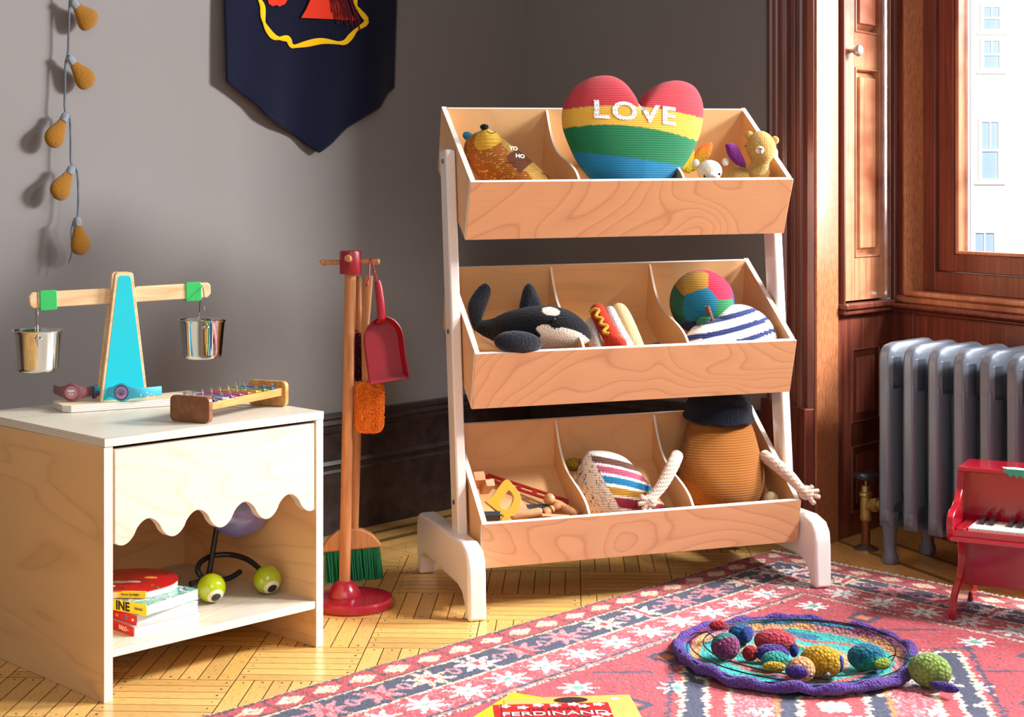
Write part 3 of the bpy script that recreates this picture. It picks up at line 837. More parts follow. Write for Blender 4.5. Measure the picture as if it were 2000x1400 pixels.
nz = tr_.n('ShaderNodeTexNoise', None, Vector=co, Scale=420.0, Detail=3.0, Roughness=.8)
dkv = tr_.math('MULTIPLY_ADD', nz.outputs[0], 1.5, .30)
vv_ = tr_.n('ShaderNodeCombineColor', None, _0=dkv, _1=dkv, _2=dkv)
tr_.set(Base_Color=tr_.mix(1.0, ac, vv_, 'MULTIPLY'), Roughness=.95, Sheen_Weight=.35, Specular_IOR_Level=.1)
tr_.bump(nz.outputs[0], 1.0, .004)
def build_rug():
    random.seed(5)
    LU, LV, q = 2.15, 1.75, .0045
    nu, nv = int(LU/q), int(LV/q)
    bm = bmesh.new(); cl = bm.verts.layers.float_color.new('Col')
    def pos(u, v, z):
        wob = .006*noise.noise(V((u*7, 0, 1)))*(1 if v < .05 else 0)
        p = RK+RA*u+RB*(v+wob); return V((p.x, p.y, z))
    def keep(u, v):
        p = RK+RA*u+RB*v
        if p.y < 2.35: return False
        px = 1000+3000*p.x/p.y
        return px < 2250
    g = {}
    def vert(i, j):
        if (i, j) in g: return g[i, j]
        u, v = i*q, j*q
        e = min(u, v); z = .009 if e > .012 else .003+.006*e/.012
        z += noise.noise(V((u*3.1, v*3.1, 0)))*.0015+random.uniform(-.0007, .0007)
        w = bm.verts.new(pos(u, v, z)); c = rug_col(u, v); k = random.uniform(.86, 1.1)
        w[cl] = (c[0]*k, c[1]*k, c[2]*k, 1); g[i, j] = w; return w
    for i in range(nu):
        for j in range(nv):
            if keep(i*q, j*q) : bm.faces.new((vert(i, j), vert(i+1, j), vert(i+1, j+1), vert(i, j+1)))
    ru = thing('patterned_rug', 'red and navy hand-knotted rug with starred borders lying on the parquet', 'rug', (0, 0, 0))
    obj('pile', bm, tr_.m, ru, smooth=False)
    # short white fringe along the far end
    fb = bmesh.new(); n = 260
    for k in range(n):
        v = .004+1.35*k/n; p = RK+RB*v; L = random.uniform(.010, .024); a = random.uniform(-.6, .6)
        d = (-RA*math.cos(a)+RB*math.sin(a))*L
        tube(fb, [p+V((0, 0, .004)), p+d*.5+V((0, 0, .006)), p+d+V((0, 0, .0015))], [.0022, .002, .001], 4)
    f = obj('fringe', fb, fuzzy('white_cotton_fringe', '#e9e0d2', 500), ru, smooth=False)
    return ru
build_rug()
# ================================================================ on the wall
def wp(px, py, off): return on_plane(px, py, C0+N1*off, N1)
MWL = MX(C0+V((0, 0, .9)), H1, (0, 0, 1)); MWLi = MWL.inverted()
def wl(px, py, off):
    """picture point on the left wall, in the wall's own frame: x along it, y up, z off the wall"""
    p = MWLi @ wp(px, py, off); return V((p.x, p.y, off))
M_navy = fuzzy('navy_felt', '#0b0e26', 300, .35, .12, .12)
M_yel = fuzzy('yellow_felt', '#e9b710', 300, .3, .2, .1)
M_rfelt = fuzzy('red_felt', '#d6331a', 300, .3, .2, .12); M_maroon = fuzzy('maroon_yarn', '#5d1020', 300, .5, .2, .2)
bo = wl(600, 60, .0); bn = thing('felt_banner', 'navy felt banner with yellow ribbon edging and red cut-out, hanging on the grey wall', 'banner', M=MWL @ Matrix.Translation((bo.x, bo.y, 0)))
def bl(px, py, off=.024): p = wl(px, py, off); return V((p.x-bo.x, p.y-bo.y, off))
low = [bl(*p) for p in ((427, 60), (430, 110), (438, 158), (468, 182), (498, 205), (516, 226), (545, 246), (583, 266), (603, 285), (624, 299), (650, 280), (680, 250), (712, 228), (745, 209), (758, 190), (762, 184), (778, 171), (780, 110), (784, 40))]
bot = low[2:17]
x0b, x1b = bot[0].x, bot[-1].x; topy = bl(600, -160).y
def bot_y(x):
    for a, b in zip(bot, bot[1:]):
        if x <= b.x+1e-6: 
            k = (x-a.x)/max(1e-6, b.x-a.x); return a.y+(b.y-a.y)*k
    return bot[-1].y
def bsurf(u, v):
    x = x0b+(x1b-x0b)*u; yb = bot_y(x); y = topy+(yb-topy)*v
    sp = 1+.02*(1-v)
    xx = (x-(x0b+x1b)/2)*sp+(x0b+x1b)/2
    z = .018+.006*math.sin(u*9+1.0)*v+.005*math.sin(u*21+v*3)*v*v + .010*(1-u)*v
    return V((xx, y, z))
def bz(x, y):
    u = (x-x0b)/(x1b-x0b); v = (y-topy)/(bot_y(x)-topy)
    return bsurf(u, v).z
bm = bmesh.new(); grid_surface(bm, 90, 60, bsurf)
bf = obj('felt_sheet', bm, M_navy, bn); s_ = bf.modifiers.new('thick', 'SOLIDIFY'); s_.thickness = .003; s_.offset = -1
rib = [bl(*p) for p in ((497, -40), (503, -8), (512, 12), (513, 35), (518, 52), (531, 70), (545, 75), (563, 76), (572, 90), (598, 86), (630, 80), (668, 84), (684, 72), (696, 58), (716, 42), (703, 22), (694, 5), (700, -30))]
pts = [V((p.x, p.y, bz(p.x, p.y)+.0035)) for p in spline(rib, 68)]
bm = bmesh.new(); tube(bm, pts, [(.0050*abs(math.cos(i*.33))+.0040, .0012) for i in range(len(pts))], 8, up=(0, 0, 1)); obj('ribbon', bm, M_yel, bn)
def flat_piece(name, pp, mat, off=.004, th=.002):
    q = [bl(*p) for p in pp]; c = sum(q, V())/len(q); z = max(bz(p.x, p.y) for p in q)
    bm = bmesh.new(); prism(bm, [(p.x, p.y) for p in q], z+off-.003, z+off+th-.002); return obj(name, bm, mat, bn, smooth=False)
flat_piece('red_cutout', [(606, -60), (606, 0), (598, 18), (588, 35), (640, 37), (693, 40), (682, 20), (672, -10), (668, -60)], M_rfelt)
flat_piece('red_cutout', [(517, -20), (525, 8), (532, 12), (540, 10), (545, 13), (556, 8), (562, -2), (560, -20)], M_rfelt)
bm = bmesh.new()
for k in range(16):
    x = 640+k*2.7; a = bl(x, -15); e = bl(x+7+k*.9+(k*7 % 5), (24, 38, 30, 44)[k % 4]+k*1.1)
    a.z = bz(a.x, a.y)+.008; e.z = bz(e.x, e.y)+.007
    tube(bm, [a, (a+e)/2+V((.003, 0, .002)), e], .0019, 6)
obj('yarn_mane', bm, M_maroon, bn)
# ---- knitted light bulb garland
M_cord = knit('grey_cord', '#77828f', 700, .3, 1.0, .45); M_sock = knit('grey_socket', '#8a929c', 400, .3, .8, .3)
M_bulb = fuzzy('ochre_knit', '#8f5f14', 500, .5, .3, .2)
go = wl(135, 250, .0)
ga = thing('bulb_garland', 'grey cord garland of knitted ochre light bulbs hanging down the wall', 'garland', M=MWL @ Matrix.Translation((go.x, go.y, 0)))
def gl_(px, py, off): p = wl(px, py, off); return V((p.x-go.x, p.y-go.y, off))
path = [(139, -30, .03), (136, 8, .03), (134, 60, .028), (133, 102, .028), (128, 125, .028), (127, 170, .028), (127, 215, .03), (136, 230, .03), (138, 270, .034), (139, 317, .036), (150, 334, .038), (153, 370, .042), (152, 418, .046), (145, 430, .05), (140, 452, .052), (141, 490, .054), (135, 514, .052)]
bm = bmesh.new(); tube(bm, spline([gl_(*p) for p in path], 130), .0026, 8); obj('cord', bm, M_cord, ga)
for (sx, sy, ex, ey, of, w) in ((140, 2, 183, 52, .03, .026), (133, 110, 178, 170, .028, .0235), (130, 222, 97, 286, .032, .0215), (142, 325, 108, 388, .038, .0225), (150, 424, 160, 498, .050, .022)):
    a, e = gl_(sx, sy, of+.004), gl_(ex, ey, of+.006); d = e-a
    L = [0, .10, .24]; bm = bmesh.new()
    tube(bm, [a+d*t for t in (0, .03, .10, .20, .23)], [(.006, .005), (.0085, .007), (.0098, .008), (.0098, .008), (.009, .0075)], 16, up=(0, 0, 1))
    sk = None
    b2 = bmesh.new(); ts = [.21, .28, .38, .50, .62, .74, .85, .93, .98, 1.0]; rs = [.40, .44, .56, .75, .92, 1.0, .92, .70, .40, .08]
    tube(b2, [a+d*t for t in ts], [(w*1.18*r, w*.50*r+.001) for r in rs], 24, up=(0, 0, 1))
    bu = obj('bulb', b2, M_bulb, ga, sub=1); obj('socket', bm, M_sock, bu)

# ================================================================ on the nightstand
TZ = NH+.0005
def tp(px, py, z=TZ): return floor_pt(px, py, z)
M_pale = wood('pale_beech', '#e8c79c', '#cda271', (6, 60, 60), rough=.45, coat=.1); M_cyan = plain('turquoise_paint', '#12bccb', .4, var=.02)
M_plyb = ply('thin_ply', '#efdcb8', '#dcbf8f', layers=560.0, amount=.3)
BX = V((.866, .5, 0)); BY = V((-.5, .866, 0)); b0 = tp(125, 807); MB_ = MX(V((b0.x, b0.y, TZ)), BX, BY)
ba = thing('balance_scale', 'wooden balance scale with turquoise tower and green clips on the nightstand', 'balance scale', M=MB_)
bm = bmesh.new(); prism(bm, [(0, .014), (.014, 0), (.258, 0), (.272, .014), (.272, .091), (.258, .105), (.014, .105), (0, .091)], -.007, .007)
obj('base_board', bm, M_plyb, ba, loc=(0, 0, .0071), bevel=.001, smooth=False)
# tower of two tapering plates with the beam between them
tw = tp(240, 783, TZ+.014); tl = MB_.inverted() @ tw
cx, cy = .128, .030
hgt = .262
def tower(y, th, inset, mat, name, parent=ba, z0=.0142):
    bm = bmesh.new(); wb, wt = .049-inset, .0185-inset
    o = [(-wb, z0+inset*.5), (wb, z0+inset*.5), (wt, z0+hgt-inset*1.2-.004), (wt-.004, z0+hgt-inset*1.2), (-wt+.004, z0+hgt-inset*1.2), (-wt, z0+hgt-inset*1.2-.004)]
    prism(bm, o, 0, th, M=MX((cx, y, 0), (1, 0, 0), (0, 0, 1))); return obj(name, bm, mat, parent, bevel=.001, smooth=False)
fp_ = tower(.036, .012, 0, M_pale, 'tower_plate'); tower(.0242, .0006, .0055, M_cyan, 'painted_face', fp_)
tower(.062, .012, 0, M_pale, 'tower_plate')
bmz = .2290
bm = bmesh.new(); prism(bm, [(-.186, -.010), (-.180, -.016), (.180, -.016), (.188, -.008), (.188, .010), (.182, .016), (.03, .016), (.026, .013), (-.026, .013), (-.03, .016), (-.182, .016), (-.188, .008)], -.006, .006)
Mbeam = Matrix.Translation((cx, .043, bmz)) @ Matrix.Rotation(math.radians(-1.6), 4, 'Y') @ Matrix.Rotation(PI/2, 4, 'X')
beam = obj('beam', bm, M_pale, ba, M=Mbeam, bevel=.002, smooth=False)
M_grn = plain('green_plastic', '#35b45f', .35, coat=.3)
for x in (-.150, .150):
    bm = bmesh.new(); prism(bm, roundrect(.034, .040, .004, cx=x, cy=-.0015), -.0085, .0085); obj('clip', bm, M_grn, beam, bevel=.0015, smooth=False)
M_chrome = plain('polished_steel', '#d8d6d2', .06, 1.0, var=.01)
def bucket(px, py, wpx, xl):
    c = MB_ @ V((cx+xl, .043, 0)); Y = c.y
    z = .9-(py-388)*Y/3000; r = wpx*Y/6000; h = .086*r/.0525
    bk = thing('tin_bucket', 'small polished steel bucket hanging from the %s end of the balance beam' % ('left' if xl < 0 else 'right'), 'bucket', (c.x, c.y, z-h), group=None)
    ri = [(0, .0012), (.036, .0012), (.0385, .003), (.0405, .008), (.0480, h-.003), (.0505, h-.001), (.0505, h)]
    prof = [(a*r/.0505, b) for a, b in [(0, .0), (.036, .0), (.040, .003), (.042, .009), (.0485, h-.006), (.0512, h-.002), (.0518, h), (.0505, h+.0008), (.0478, h-.002), (.0410, .010), (.038, .004), (0, .003)]]
    bm = bmesh.new(); lathe(bm, prof, 56, cap=False); obj('pail', bm, M_chrome, bk, angle=60)
    bzw = MB_.translation.z+bmz+.014-(z-h)
    hd = BX*0+V((.34, -.94, 0)); rr = r*.97
    bm = bmesh.new(); pts = spline([hd*rr+V((0, 0, h-.012)), hd*rr*.82+V((0, 0, h+.020)), hd*rr*.30+V((0, 0, bzw-.006)), V((0, 0, bzw+.002)), -hd*rr*.30+V((0, 0, bzw-.006)), -hd*rr*.82+V((0, 0, h+.020)), -hd*rr+V((0, 0, h-.012))], 48)
    tube(bm, pts, .0011, 8); obj('handle', bm, M_chrome, bk)
    bm = bmesh.new()
    bm.free()
    for s in (1, -1):
        b3 = bmesh.new(); tube(b3, [hd*(s*(r*.975))+V((.94*k, .34*k, h-.013)) for k in (-.007, -.005, 0, .005, .007)], [.001, .0022, .0026, .0022, .001], 8); obj('handle_ear', b3, M_chrome, bk)
bucket(73, 645, 98, -.171); bucket(396, 624, 92, .171)
# ---- wrist bands lying on the base board
bandz = TZ+.0145
def band(name, label, p_face, strap_l, strap_r, colors, W=.011, face=.0165):
    """p_face: picture point of the round face; straps as lists of picture points; stands on edge"""
    Yb = 3.12
    o = at(p_face[0], p_face[1], Yb)
    b = thing(name, label, 'wristband', (o.x, o.y, bandz))
    mat, mdisc = colors
    def L(px, py, Y): q = at(px, py, Y+(.075 if Y < 3.115 or py != p_face[1] else 0) if Y != Yb else Y)-o; return V((q.x, q.y, 0))
    pts = [L(*p) for p in strap_l]+[L(p_face[0], p_face[1], Yb)]+[L(*p) for p in strap_r]
    k0 = len(strap_l); n = len(pts)
    sp = spline(pts, (n-1)*10); rad = []
    hz = .0155
    for i, p in enumerate(sp):
        d = abs(i/10-k0); w = W*.85+(.0190-W*.85)*math.exp(-(d/.62)**2)
        rad.append((w, .0022+.001*math.exp(-(d/.5)**2)))
    bm = bmesh.new(); F = [p+V((0, 0, .0192)) for p in sp]
    # section tall in z, thin across
    tube(bm, F, [(b_, a_) for a_, b_ in rad], 16, up=(0, 0, 1)); st = obj('strap', bm, mat, b)
    return b, L(p_face[0], p_face[1], Yb)+V((0, 0, .0192))
tg2 = NT('rose_glitter'); g1 = tg2.n('ShaderNodeTexVoronoi', None, Vector=tg2.obj(), Scale=1300.0)
tg2.set(Base_Color=tg2.mix(g1.outputs['Color'], c4('#b0707a'), c4('#7c454f')), Roughness=.35, Metallic=.3); tg2.bump(g1.outputs[0], .5, .001)
M_aqua = plain('aqua_silicone', '#43b3cf', .45, var=.04); M_lil = plain('lilac_disc', '#a98cb8', .4); M_rose = plain('rose_disc', '#b98088', .4); M_wdot = plain('white_print', '#f2eeee', .5)
b1, c1 = band('wristband', 'rose gold glittery wristband with white dotted round face, left on the balance base', (140, 770), [(106, 772, 3.10), (118, 770, 3.06)], [(165, 772, 3.05), (180, 772, 3.07), (190, 773, 3.10)], (tg2.m, None))
b2_, c2 = band('wristband', 'aqua wristband with lilac shell face and printed strap, in front of the turquoise tower', (238, 769), [(176, 771, 3.09), (196, 771, 3.065), (214, 769, 3.05)], [(266, 770, 3.045), (290, 771, 3.055), (315, 771, 3.075)], (M_aqua, None))
def disc(parent, c, r, mat, off, name, rx=1.0, th=.0008):
    bm = bmesh.new(); prism(bm, [(r*rx*math.cos(a*PI/16), r*math.sin(a*PI/16)) for a in range(32)], off, off+th, M=MX(c, (1, 0, 0), (0, 0, 1))); return obj(name, bm, mat, parent, smooth=False)
f1 = disc(b1, c1, .0128, M_rose, .0036, 'face'); f2 = disc(b2_, c2, .0150, plain('dark_rim', '#2c2a3c', .4), .0034, 'face_rim', .95); f3 = disc(b2_, c2, .0130, M_lil, .0044, 'face', .95)
bm = bmesh.new()
for x, z in ((-.004, -.003), (0, -.0015), (.004, -.003), (-.002, -.006), (.002, -.006)): prism(bm, [(x+.0013*math.cos(k), z+.0016*math.sin(k)) for k in range(6)], 0, .0005, M=MX(c1+V((0, -.0046, .001)), (1, 0, 0), (0, 0, 1)))
prism(bm, [(-.0075, .000), (-.006, .004), (.006, .004), (.0075, .0), (.006, .001), (-.006, .001)], 0, .0004, M=MX(c1+V((0, -.0046, .001)), (1, 0, 0), (0, 0, 1)))
obj('print', bm, M_wdot, b1, smooth=False)
bm = bmesh.new()
for k in range(-4, 5):
    a = k*.27; q = c2+V((0, -.0054, -.006)); tube(bm, [q, q+V((math.sin(a)*.0135*(.9), 0, math.cos(a)*.0155-.001))], .0005, 5)
obj('shell_relief', bm, plain('plum_line', '#6c5585', .5), b2_)
bm = bmesh.new()
for i, (px, py) in enumerate(((264, 765), (268, 772), (272, 767), (262, 770), (276, 771), (288, 766), (291, 772), (296, 769), (301, 772))):
    q = at(px, py, 3.127)-V((b2_.location.x, b2_.location.y, bandz)); q = V((q.x, q.y-.0062, q.z)); ball(bm, q, (.0018, .0006, .0018), seg=8, rings=6)
obj('strap_print', bm, M_wdot, b2_)
bm = bmesh.new(); q0 = V((b2_.location.x, b2_.location.y, bandz))
for (px, py, Y) in ((180, 767, 3.158), (187, 773, 3.148), (196, 767, 3.138), (203, 773, 3.133), (208, 766, 3.128)):
    q = at(px, py, Y)-q0; ball(bm, V((q.x, q.y-.003, q.z)), (.0038, .001, .0045), seg=10, rings=6)
obj('strap_print', bm, plain('maroon_print', '#77303c', .5), b2_)
bm = bmesh.new()
for (px, py, Y) in ((173, 768, 3.165), (183, 773, 3.155), (191, 768, 3.142)):
    q = at(px, py, Y)-q0; ball(bm, V((q.x, q.y-.003, q.z)), (.003, .001, .006), seg=10, rings=6)
obj('strap_print', bm, plain('dark_blue_print', '#27406f', .5), b2_)
# ---- xylophone
M_xyl = wood('honey_wood', '#d69a54', '#a8692e', (8, 60, 60), rough=.4, coat=.25); M_xyd = wood('brown_block', '#8d5327', '#6c3b19', (8, 60, 60), rough=.4, coat=.25)
xo = V((-.575, 2.915, TZ)); XA = V((.112, .236, 0)).normalized(); XB = V((-XA.y, XA.x, 0))
MXy = MX(xo, XA, XB)
xy = thing('xylophone', 'small wooden xylophone with rainbow metal bars on the nightstand top', 'xylophone', M=MXy)
for x, h in ((0, .050), (.258, .052)):
    bm = bmesh.new(); prism(bm, roundrect(.092, h, .010, cx=.046, cy=h/2), -.006, .006, M=MX((x+.006, 0, 0), (0, 1, 0), (0, 0, 1)))
    obj('end_block', bm, M_xyd if x == 0 else M_xyl, xy, bevel=.0012)
for y in (.012, .080):
    bm = bmesh.new(); box(bm, (.135, y, .031), (.250, .010, .016)); obj('rail', bm, M_xyl, xy, bevel=.001)
colz = ['#2a4f9e', '#dfe3ea', '#a04ac0', '#d2334e', '#e2662a', '#e8c21c', '#2ca857', '#2459b5']
for k, c in enumerate(colz):
    x = .030+k*.0285; ln = .088-k*.0015
    bm = bmesh.new(); box(bm, (0, 0, 0), (.021, ln, .0028))
    b = obj('bar', bm, plain('bar_metal', c, .25, .75, coat=.4, var=.03), xy, loc=(x, .046, .0415), bevel=.0006)
    for y in (-.034, .034):
        bm = bmesh.new(); lathe(bm, [(0, .001), (.0016, .001), (.0016, .006), (.0032, .007), (.0030, .010), (0, .0115)], 12, c=(0, y, 0)); obj('pin', bm, M_chrome, b)

# ================================================================ inside the nightstand
SZ = .0935
M_page = NT('page_edges'); pw = M_page.n('ShaderNodeTexWave', {'bands_direction': 'Z'}, Vector=M_page.obj(), Scale=450.0, Distortion=2.0)
M_page.set(Base_Color=M_page.mix(pw.outputs[1] if False else pw.outputs[0], c4('#f7f2e8'), c4('#dcd5c8')), Roughness=.8); M_page = M_page.m
def book(name, label, u, v, z, w, d, t, rot, cover, spine, textparts=(), cover_mat=None, M=None, group=None):
    """corner at (u, v) of the nightstand frame; spine faces the left, pages the front"""
    mm = MN @ Matrix.Translation((u, v, z)) @ Matrix.Rotation(math.radians(rot), 4, 'Z') if M is None else M
    b = thing(name, label, 'book', M=mm, group=group)
    ct = .0011
    mc = cover_mat or plain('cover', cover, .35, coat=.3)
    bm = bmesh.new(); box(bm, (w/2, d/2, ct/2), (w, d, ct)); box(bm, (w/2, d/2, t-ct/2), (w, d, ct)); co = obj('cover', bm, mc, b, bevel=.0003, seg=1)
    bm = bmesh.new(); box(bm, (w/2+.001, d/2, t/2), (w-.003, d-.004, t-2*ct-.0002)); obj('pages', bm, M_page, b, smooth=False)
    bm = bmesh.new(); box(bm, (-.0004, d/2, t/2), (.0018, d-.0004, t-.0002)); sp = obj('spine', bm, plain('spine', spine, .35, coat=.3), b, bevel=.0004, seg=1)
    for s, size, pos, colr, bold in textparts:
        tb = text_bm(s, size, .0002, bold=bold)
        obj('lettering', tb, plain('print', colr, .5), sp, M=MX((-.0015, pos, t/2), (0, -1, 0), (0, 0, 1)), smooth=False)
    return b
book('picture_book', 'red-spined picture book at the bottom of the stack in the nightstand', .0874, .0423, SZ, .143, .19, .0172, 0, '#c9c3c0', '#c8202b', [('FALO', .011, .036, '#f3e9dc', .0003), ('~', .014, .020, '#e6b33a', .0006)])
book('picture_book', 'red picture book with colourful 123 on its spine, second from the stack bottom', .0966, .0486, SZ+.0176, .139, .18, .0180, 2, '#d8d2cc', '#cf1f2c', [('1', .013, .047, '#b14db0', .0003), ('2', .013, .039, '#7a5cb8', .0003), ('3', .013, .031, '#8f8f90', .0003), ('au', .010, .062, '#f0a12a', .0003), ('se', .008, .010, '#f3e9dc', .0003)])
tc_ = NT('painted_cover'); cn_ = tc_.n('ShaderNodeTexNoise', None, Vector=tc_.obj(), Scale=28.0, Detail=3.0, Distortion=1.5)
tc_.set(Base_Color=tc_.ramp(cn_.outputs[0], [(.35, c4('#1c6f62')), (.48, c4('#7fc3a6')), (.56, c4('#1d3f6a')), (.62, c4('#e7efe6')), (.7, c4('#2f9080'))]), Roughness=.35, Coat_Weight=.3)
book('picture_book', 'thick green-covered picture book with a bright yellow spine in the nightstand stack', .1067, .0297, SZ+.0362, .139, .18, .0205, 13.5, '#2a8577', '#f1dc10', [('INE', .023, .060, '#15130f', .0009), ('VIKING', .0068, .020, '#2b271a', .0001)], cover_mat=tc_.m)
# round-edged board book on top
bz4 = SZ+.0572
bk = thing('board_book', 'red round-edged board book with yellow spine, on top of the stack in the nightstand', 'book', (-.688, 2.880, bz4), math.radians(-4))
ol = [(p.x, p.y) for p in spline([(-.135, 0, 0), (-.02, 0, 0), (.0, 0, 0), (.020, .022, 0), (.036, .055, 0), (.034, .100, 0), (.006, .150, 0), (-.05, .172, 0), (-.11, .155, 0), (-.150, .10, 0)], 50, closed=True)]
def scaled(o, k, cx=-.06, cy=.08): return [((x-cx)*k+cx, (y-cy)*k+cy) for x, y in o]
M_cv = NT('board_cover'); vn = M_cv.n('ShaderNodeTexNoise', None, Vector=M_cv.obj(), Scale=34.0, Detail=2.0, Distortion=.8)
M_cv.set(Base_Color=M_cv.ramp(vn.outputs[0], [(0, c4('#c4141f')), (.60, c4('#c4141f')), (.63, c4('#6b2d12')), (.68, c4('#b7791d')), (.72, c4('#7a2a14'))], 'CONSTANT'), Roughness=.3, Coat_Weight=.5)
bm = bmesh.new(); prism(bm, ol, .0125, .0143); obj('cover', bm, M_cv.m, bk, smooth=False)
bm = bmesh.new()
for k in range(5): prism(bm, scaled(ol, .985+.006*(k % 2)), .0002+k*.0025, .0020+k*.0025)
obj('pages', bm, M_page, bk, smooth=False)
bm = bmesh.new(); prism(bm, scaled(ol, .97), .0100, .0118); obj('orange_page', bm, plain('orange_page', '#e8742a', .6), bk, smooth=False)
bm = bmesh.new(); box(bm, (-.066, -.0012, .0072), (.136, .0022, .0136)); sp = obj('spine', bm, plain('yellow_spine', '#f2cd17', .4), bk, bevel=.0005)
for s_, x, z in (('Giving', -.092, .009), ('Simon Spotlight', -.028, .0055)):
    obj('lettering', text_bm(s_, z, .0002, bold=.0001), plain('print', '#2c2416', .5), sp, M=MX((x, -.0026, .0075), (1, 0, 0), (0, 0, 1)), smooth=False)
for (x, y, rx, ry, c) in ((-.093, .030, .026, .013, '#d9c8d6'), (-.090, .031, .014, .006, '#5d5060'), (-.075, .062, .020, .008, '#e6dcd4'), (-.045, .066, .016, .006, '#efe9e4'), (-.105, .065, .016, .008, '#c48a4c'), (-.02, .10, .012, .006, '#e2b33c')):
    bm = bmesh.new(); prism(bm, [(x+rx*math.cos(a*PI/10)*(1+.1*math.sin(3*a)), y+ry*math.sin(a*PI/10)) for a in range(20)], .0143, .0146+.0001*(ry < .01)); obj('printed_figure', bm, plain('figure_print', c, .4), bk, smooth=False)
# ---- bendy toy with eyeballs
M_rod = plain('black_rubber', '#18171a', .4, coat=.1); M_lime = plain('lime_gloss', '#aebf0a', .15, coat=.8, var=.05); M_ivory = plain('ivory_paint', '#e9dcb8', .3, coat=.3); M_pup = plain('black_pupil', '#121215', .25, coat=.5)
M_lav = plain('lavender_gloss', '#7f7bb5', .12, coat=.9, var=.1)
e1 = at(413, 1150, 3.068); e2 = at(522, 1133, 3.135); er = .0285
e1.z = SZ+er+.001; e2.z = SZ+er+.001
et = thing('bendy_eyeball_toy', 'black bendy toy with two lime green eyeballs and a glossy lavender body inside the nightstand', 'toy', (e1.x, e1.y, SZ))
def el(px, py, Y): return at(px, py, Y)-V((e1.x, e1.y, SZ))
bm = bmesh.new(); tube(bm, spline([el(424, 1025, 3.17), el(416, 1075, 3.17), el(408, 1118, 3.16), el(398, 1132, 3.13), el(372, 1140, 3.10)], 30), .0056, 12); obj('arm', bm, M_rod, et)
lp = [e2-V((e1.x, e1.y, SZ))+V((-.012, .012, .014)), el(484, 1093, 3.17), el(448, 1083, 3.19), el(410, 1087, 3.18), el(388, 1103, 3.15), el(390, 1122, 3.14), el(412, 1133, 3.15), el(445, 1130, 3.17), el(468, 1117, 3.19)]
bm = bmesh.new(); tube(bm, spline(lp, 56), .0056, 12); ball(bm, lp[-1], .0058, seg=12, rings=8); obj('arm', bm, M_rod, et)
bm = bmesh.new(); ball(bm, el(466, 990, 3.19), (.066, .060, .062), seg=40, rings=24); obj('body', bm, M_lav, et)
for c, lk in ((e1, V((.47, -.72, -.50))), (e2, V((.48, -.72, -.48)))):
    c = c-V((e1.x, e1.y, SZ)); lk.normalize()
    bm = bmesh.new(); ball(bm, c, er, seg=36, rings=24); eb = obj('eyeball', bm, M_lime, et)
    q = lk.to_track_quat('Z', 'Y').to_matrix()
    for rr, m_, nm, o_ in ((.0165, M_ivory, 'iris', .0003), (.0098, M_pup, 'pupil', .0010)):
        bm = bmesh.new(); pr = []
        for k in range(7):
            r_ = rr*k/6; pr.append((r_, math.sqrt(er*er-r_*r_)+o_))
        lathe(bm, pr[::-1]+[], 32, c=c, R=q, cap=False); obj(nm, bm, m_, eb)

# ================================================================ child's cleaning set
M_beech = wood('worn_beech', '#bd7f4e', '#935a33', (60, 60, 5), rough=.5, coat=.1); M_rpl = plain('red_plastic', '#8f061c', .38, coat=.15, var=.05); M_rpaint = plain('dark_red_paint', '#9c1128', .25, coat=.4, var=.06)
sb = V((-.352, 3.396, 0)); cs = thing('cleaning_set_stand', 'slim beech stand with round red base and cross pegs for toy brushes', 'stand', sb)
bm = bmesh.new(); lathe(bm, [(0, .0005), (.088, .0005), (.091, .004), (.091, .016), (.086, .021), (.050, .022), (0, .022)], 56); obj('base', bm, M_rpaint, cs)
bm = bmesh.new(); lathe(bm, [(0, .022), (.036, .022), (.036, .028), (.022, .052), (.016, .056), (0, .056)], 32, c=(-.018, 0, 0)); obj('socket', bm, M_rpaint, cs)
bm = bmesh.new(); tube(bm, [(-.018, 0, .05), (-.005, 0, .745)], .0125, 20); obj('pole', bm, M_beech, cs)
bm = bmesh.new(); lathe(bm, [(0, 0), (.0235, 0), (.0243, .002), (.0243, .048), (.0225, .051), (0, .051)], 32, c=(-.005, 0, .734)); hd_ = obj('head', bm, M_rpl, cs)
bm = bmesh.new(); tube(bm, [(-.072, .004, .759), (-.070, .004, .760), (-.061, .004, .759), (-.058, .004, .759), (.044, 0, .7605), (.048, 0, .7605), (.057, 0, .761), (.060, 0, .761)], [.0045, .0068, .0068, .0055, .0055, .0068, .0068, .0045], 14); obj('peg', bm, M_beech, hd_)
bm = bmesh.new(); tube(bm, [(-.006, -.050, .770), (-.006, -.048, .770), (-.005, 0, .764), (-.005, .05, .762)], [.006, .0078, .0068, .0068], 14); obj('peg', bm, M_beech, hd_)
# broom behind the pole
bc = at(688, 1050, 3.47); br = thing('toy_broom', 'toy broom with green bristles and half-moon wooden head, hanging behind the red-based stand', 'broom', (bc.x, bc.y, .06))
def lc(o, px, py, Y): return at(px, py, Y)-o.location
bm = bmesh.new(); tube(bm, [lc(br, 692, 1045, 3.47), lc(br, 699, 800, 3.463), lc(br, 699, 545, 3.455)], .0092, 14); obj('handle', bm, M_beech, br)
BHX = V((.985, .1, .075)).normalized(); M0 = MX(lc(br, 688, 1069, 3.47)-V((0, .011, 0)), BHX, (0, 0, 1))
hp = [(-.066, -.004), (.066, -.004), (.067, .004), (.050, .026), (.028, .040), (0, .046), (-.028, .041), (-.052, .026), (-.067, .004)]
bm = bmesh.new(); prism(bm, [(p.x, p.y) for p in [V((a, b, 0)) for a, b in hp]], -.022, 0, M=M0); obj('head', bm, M_beech, br, bevel=.004, seg=3)
M_gbr = plain('green_bristle', '#0c6b45', .5, var=.25)
bm = bmesh.new(); random.seed(3)
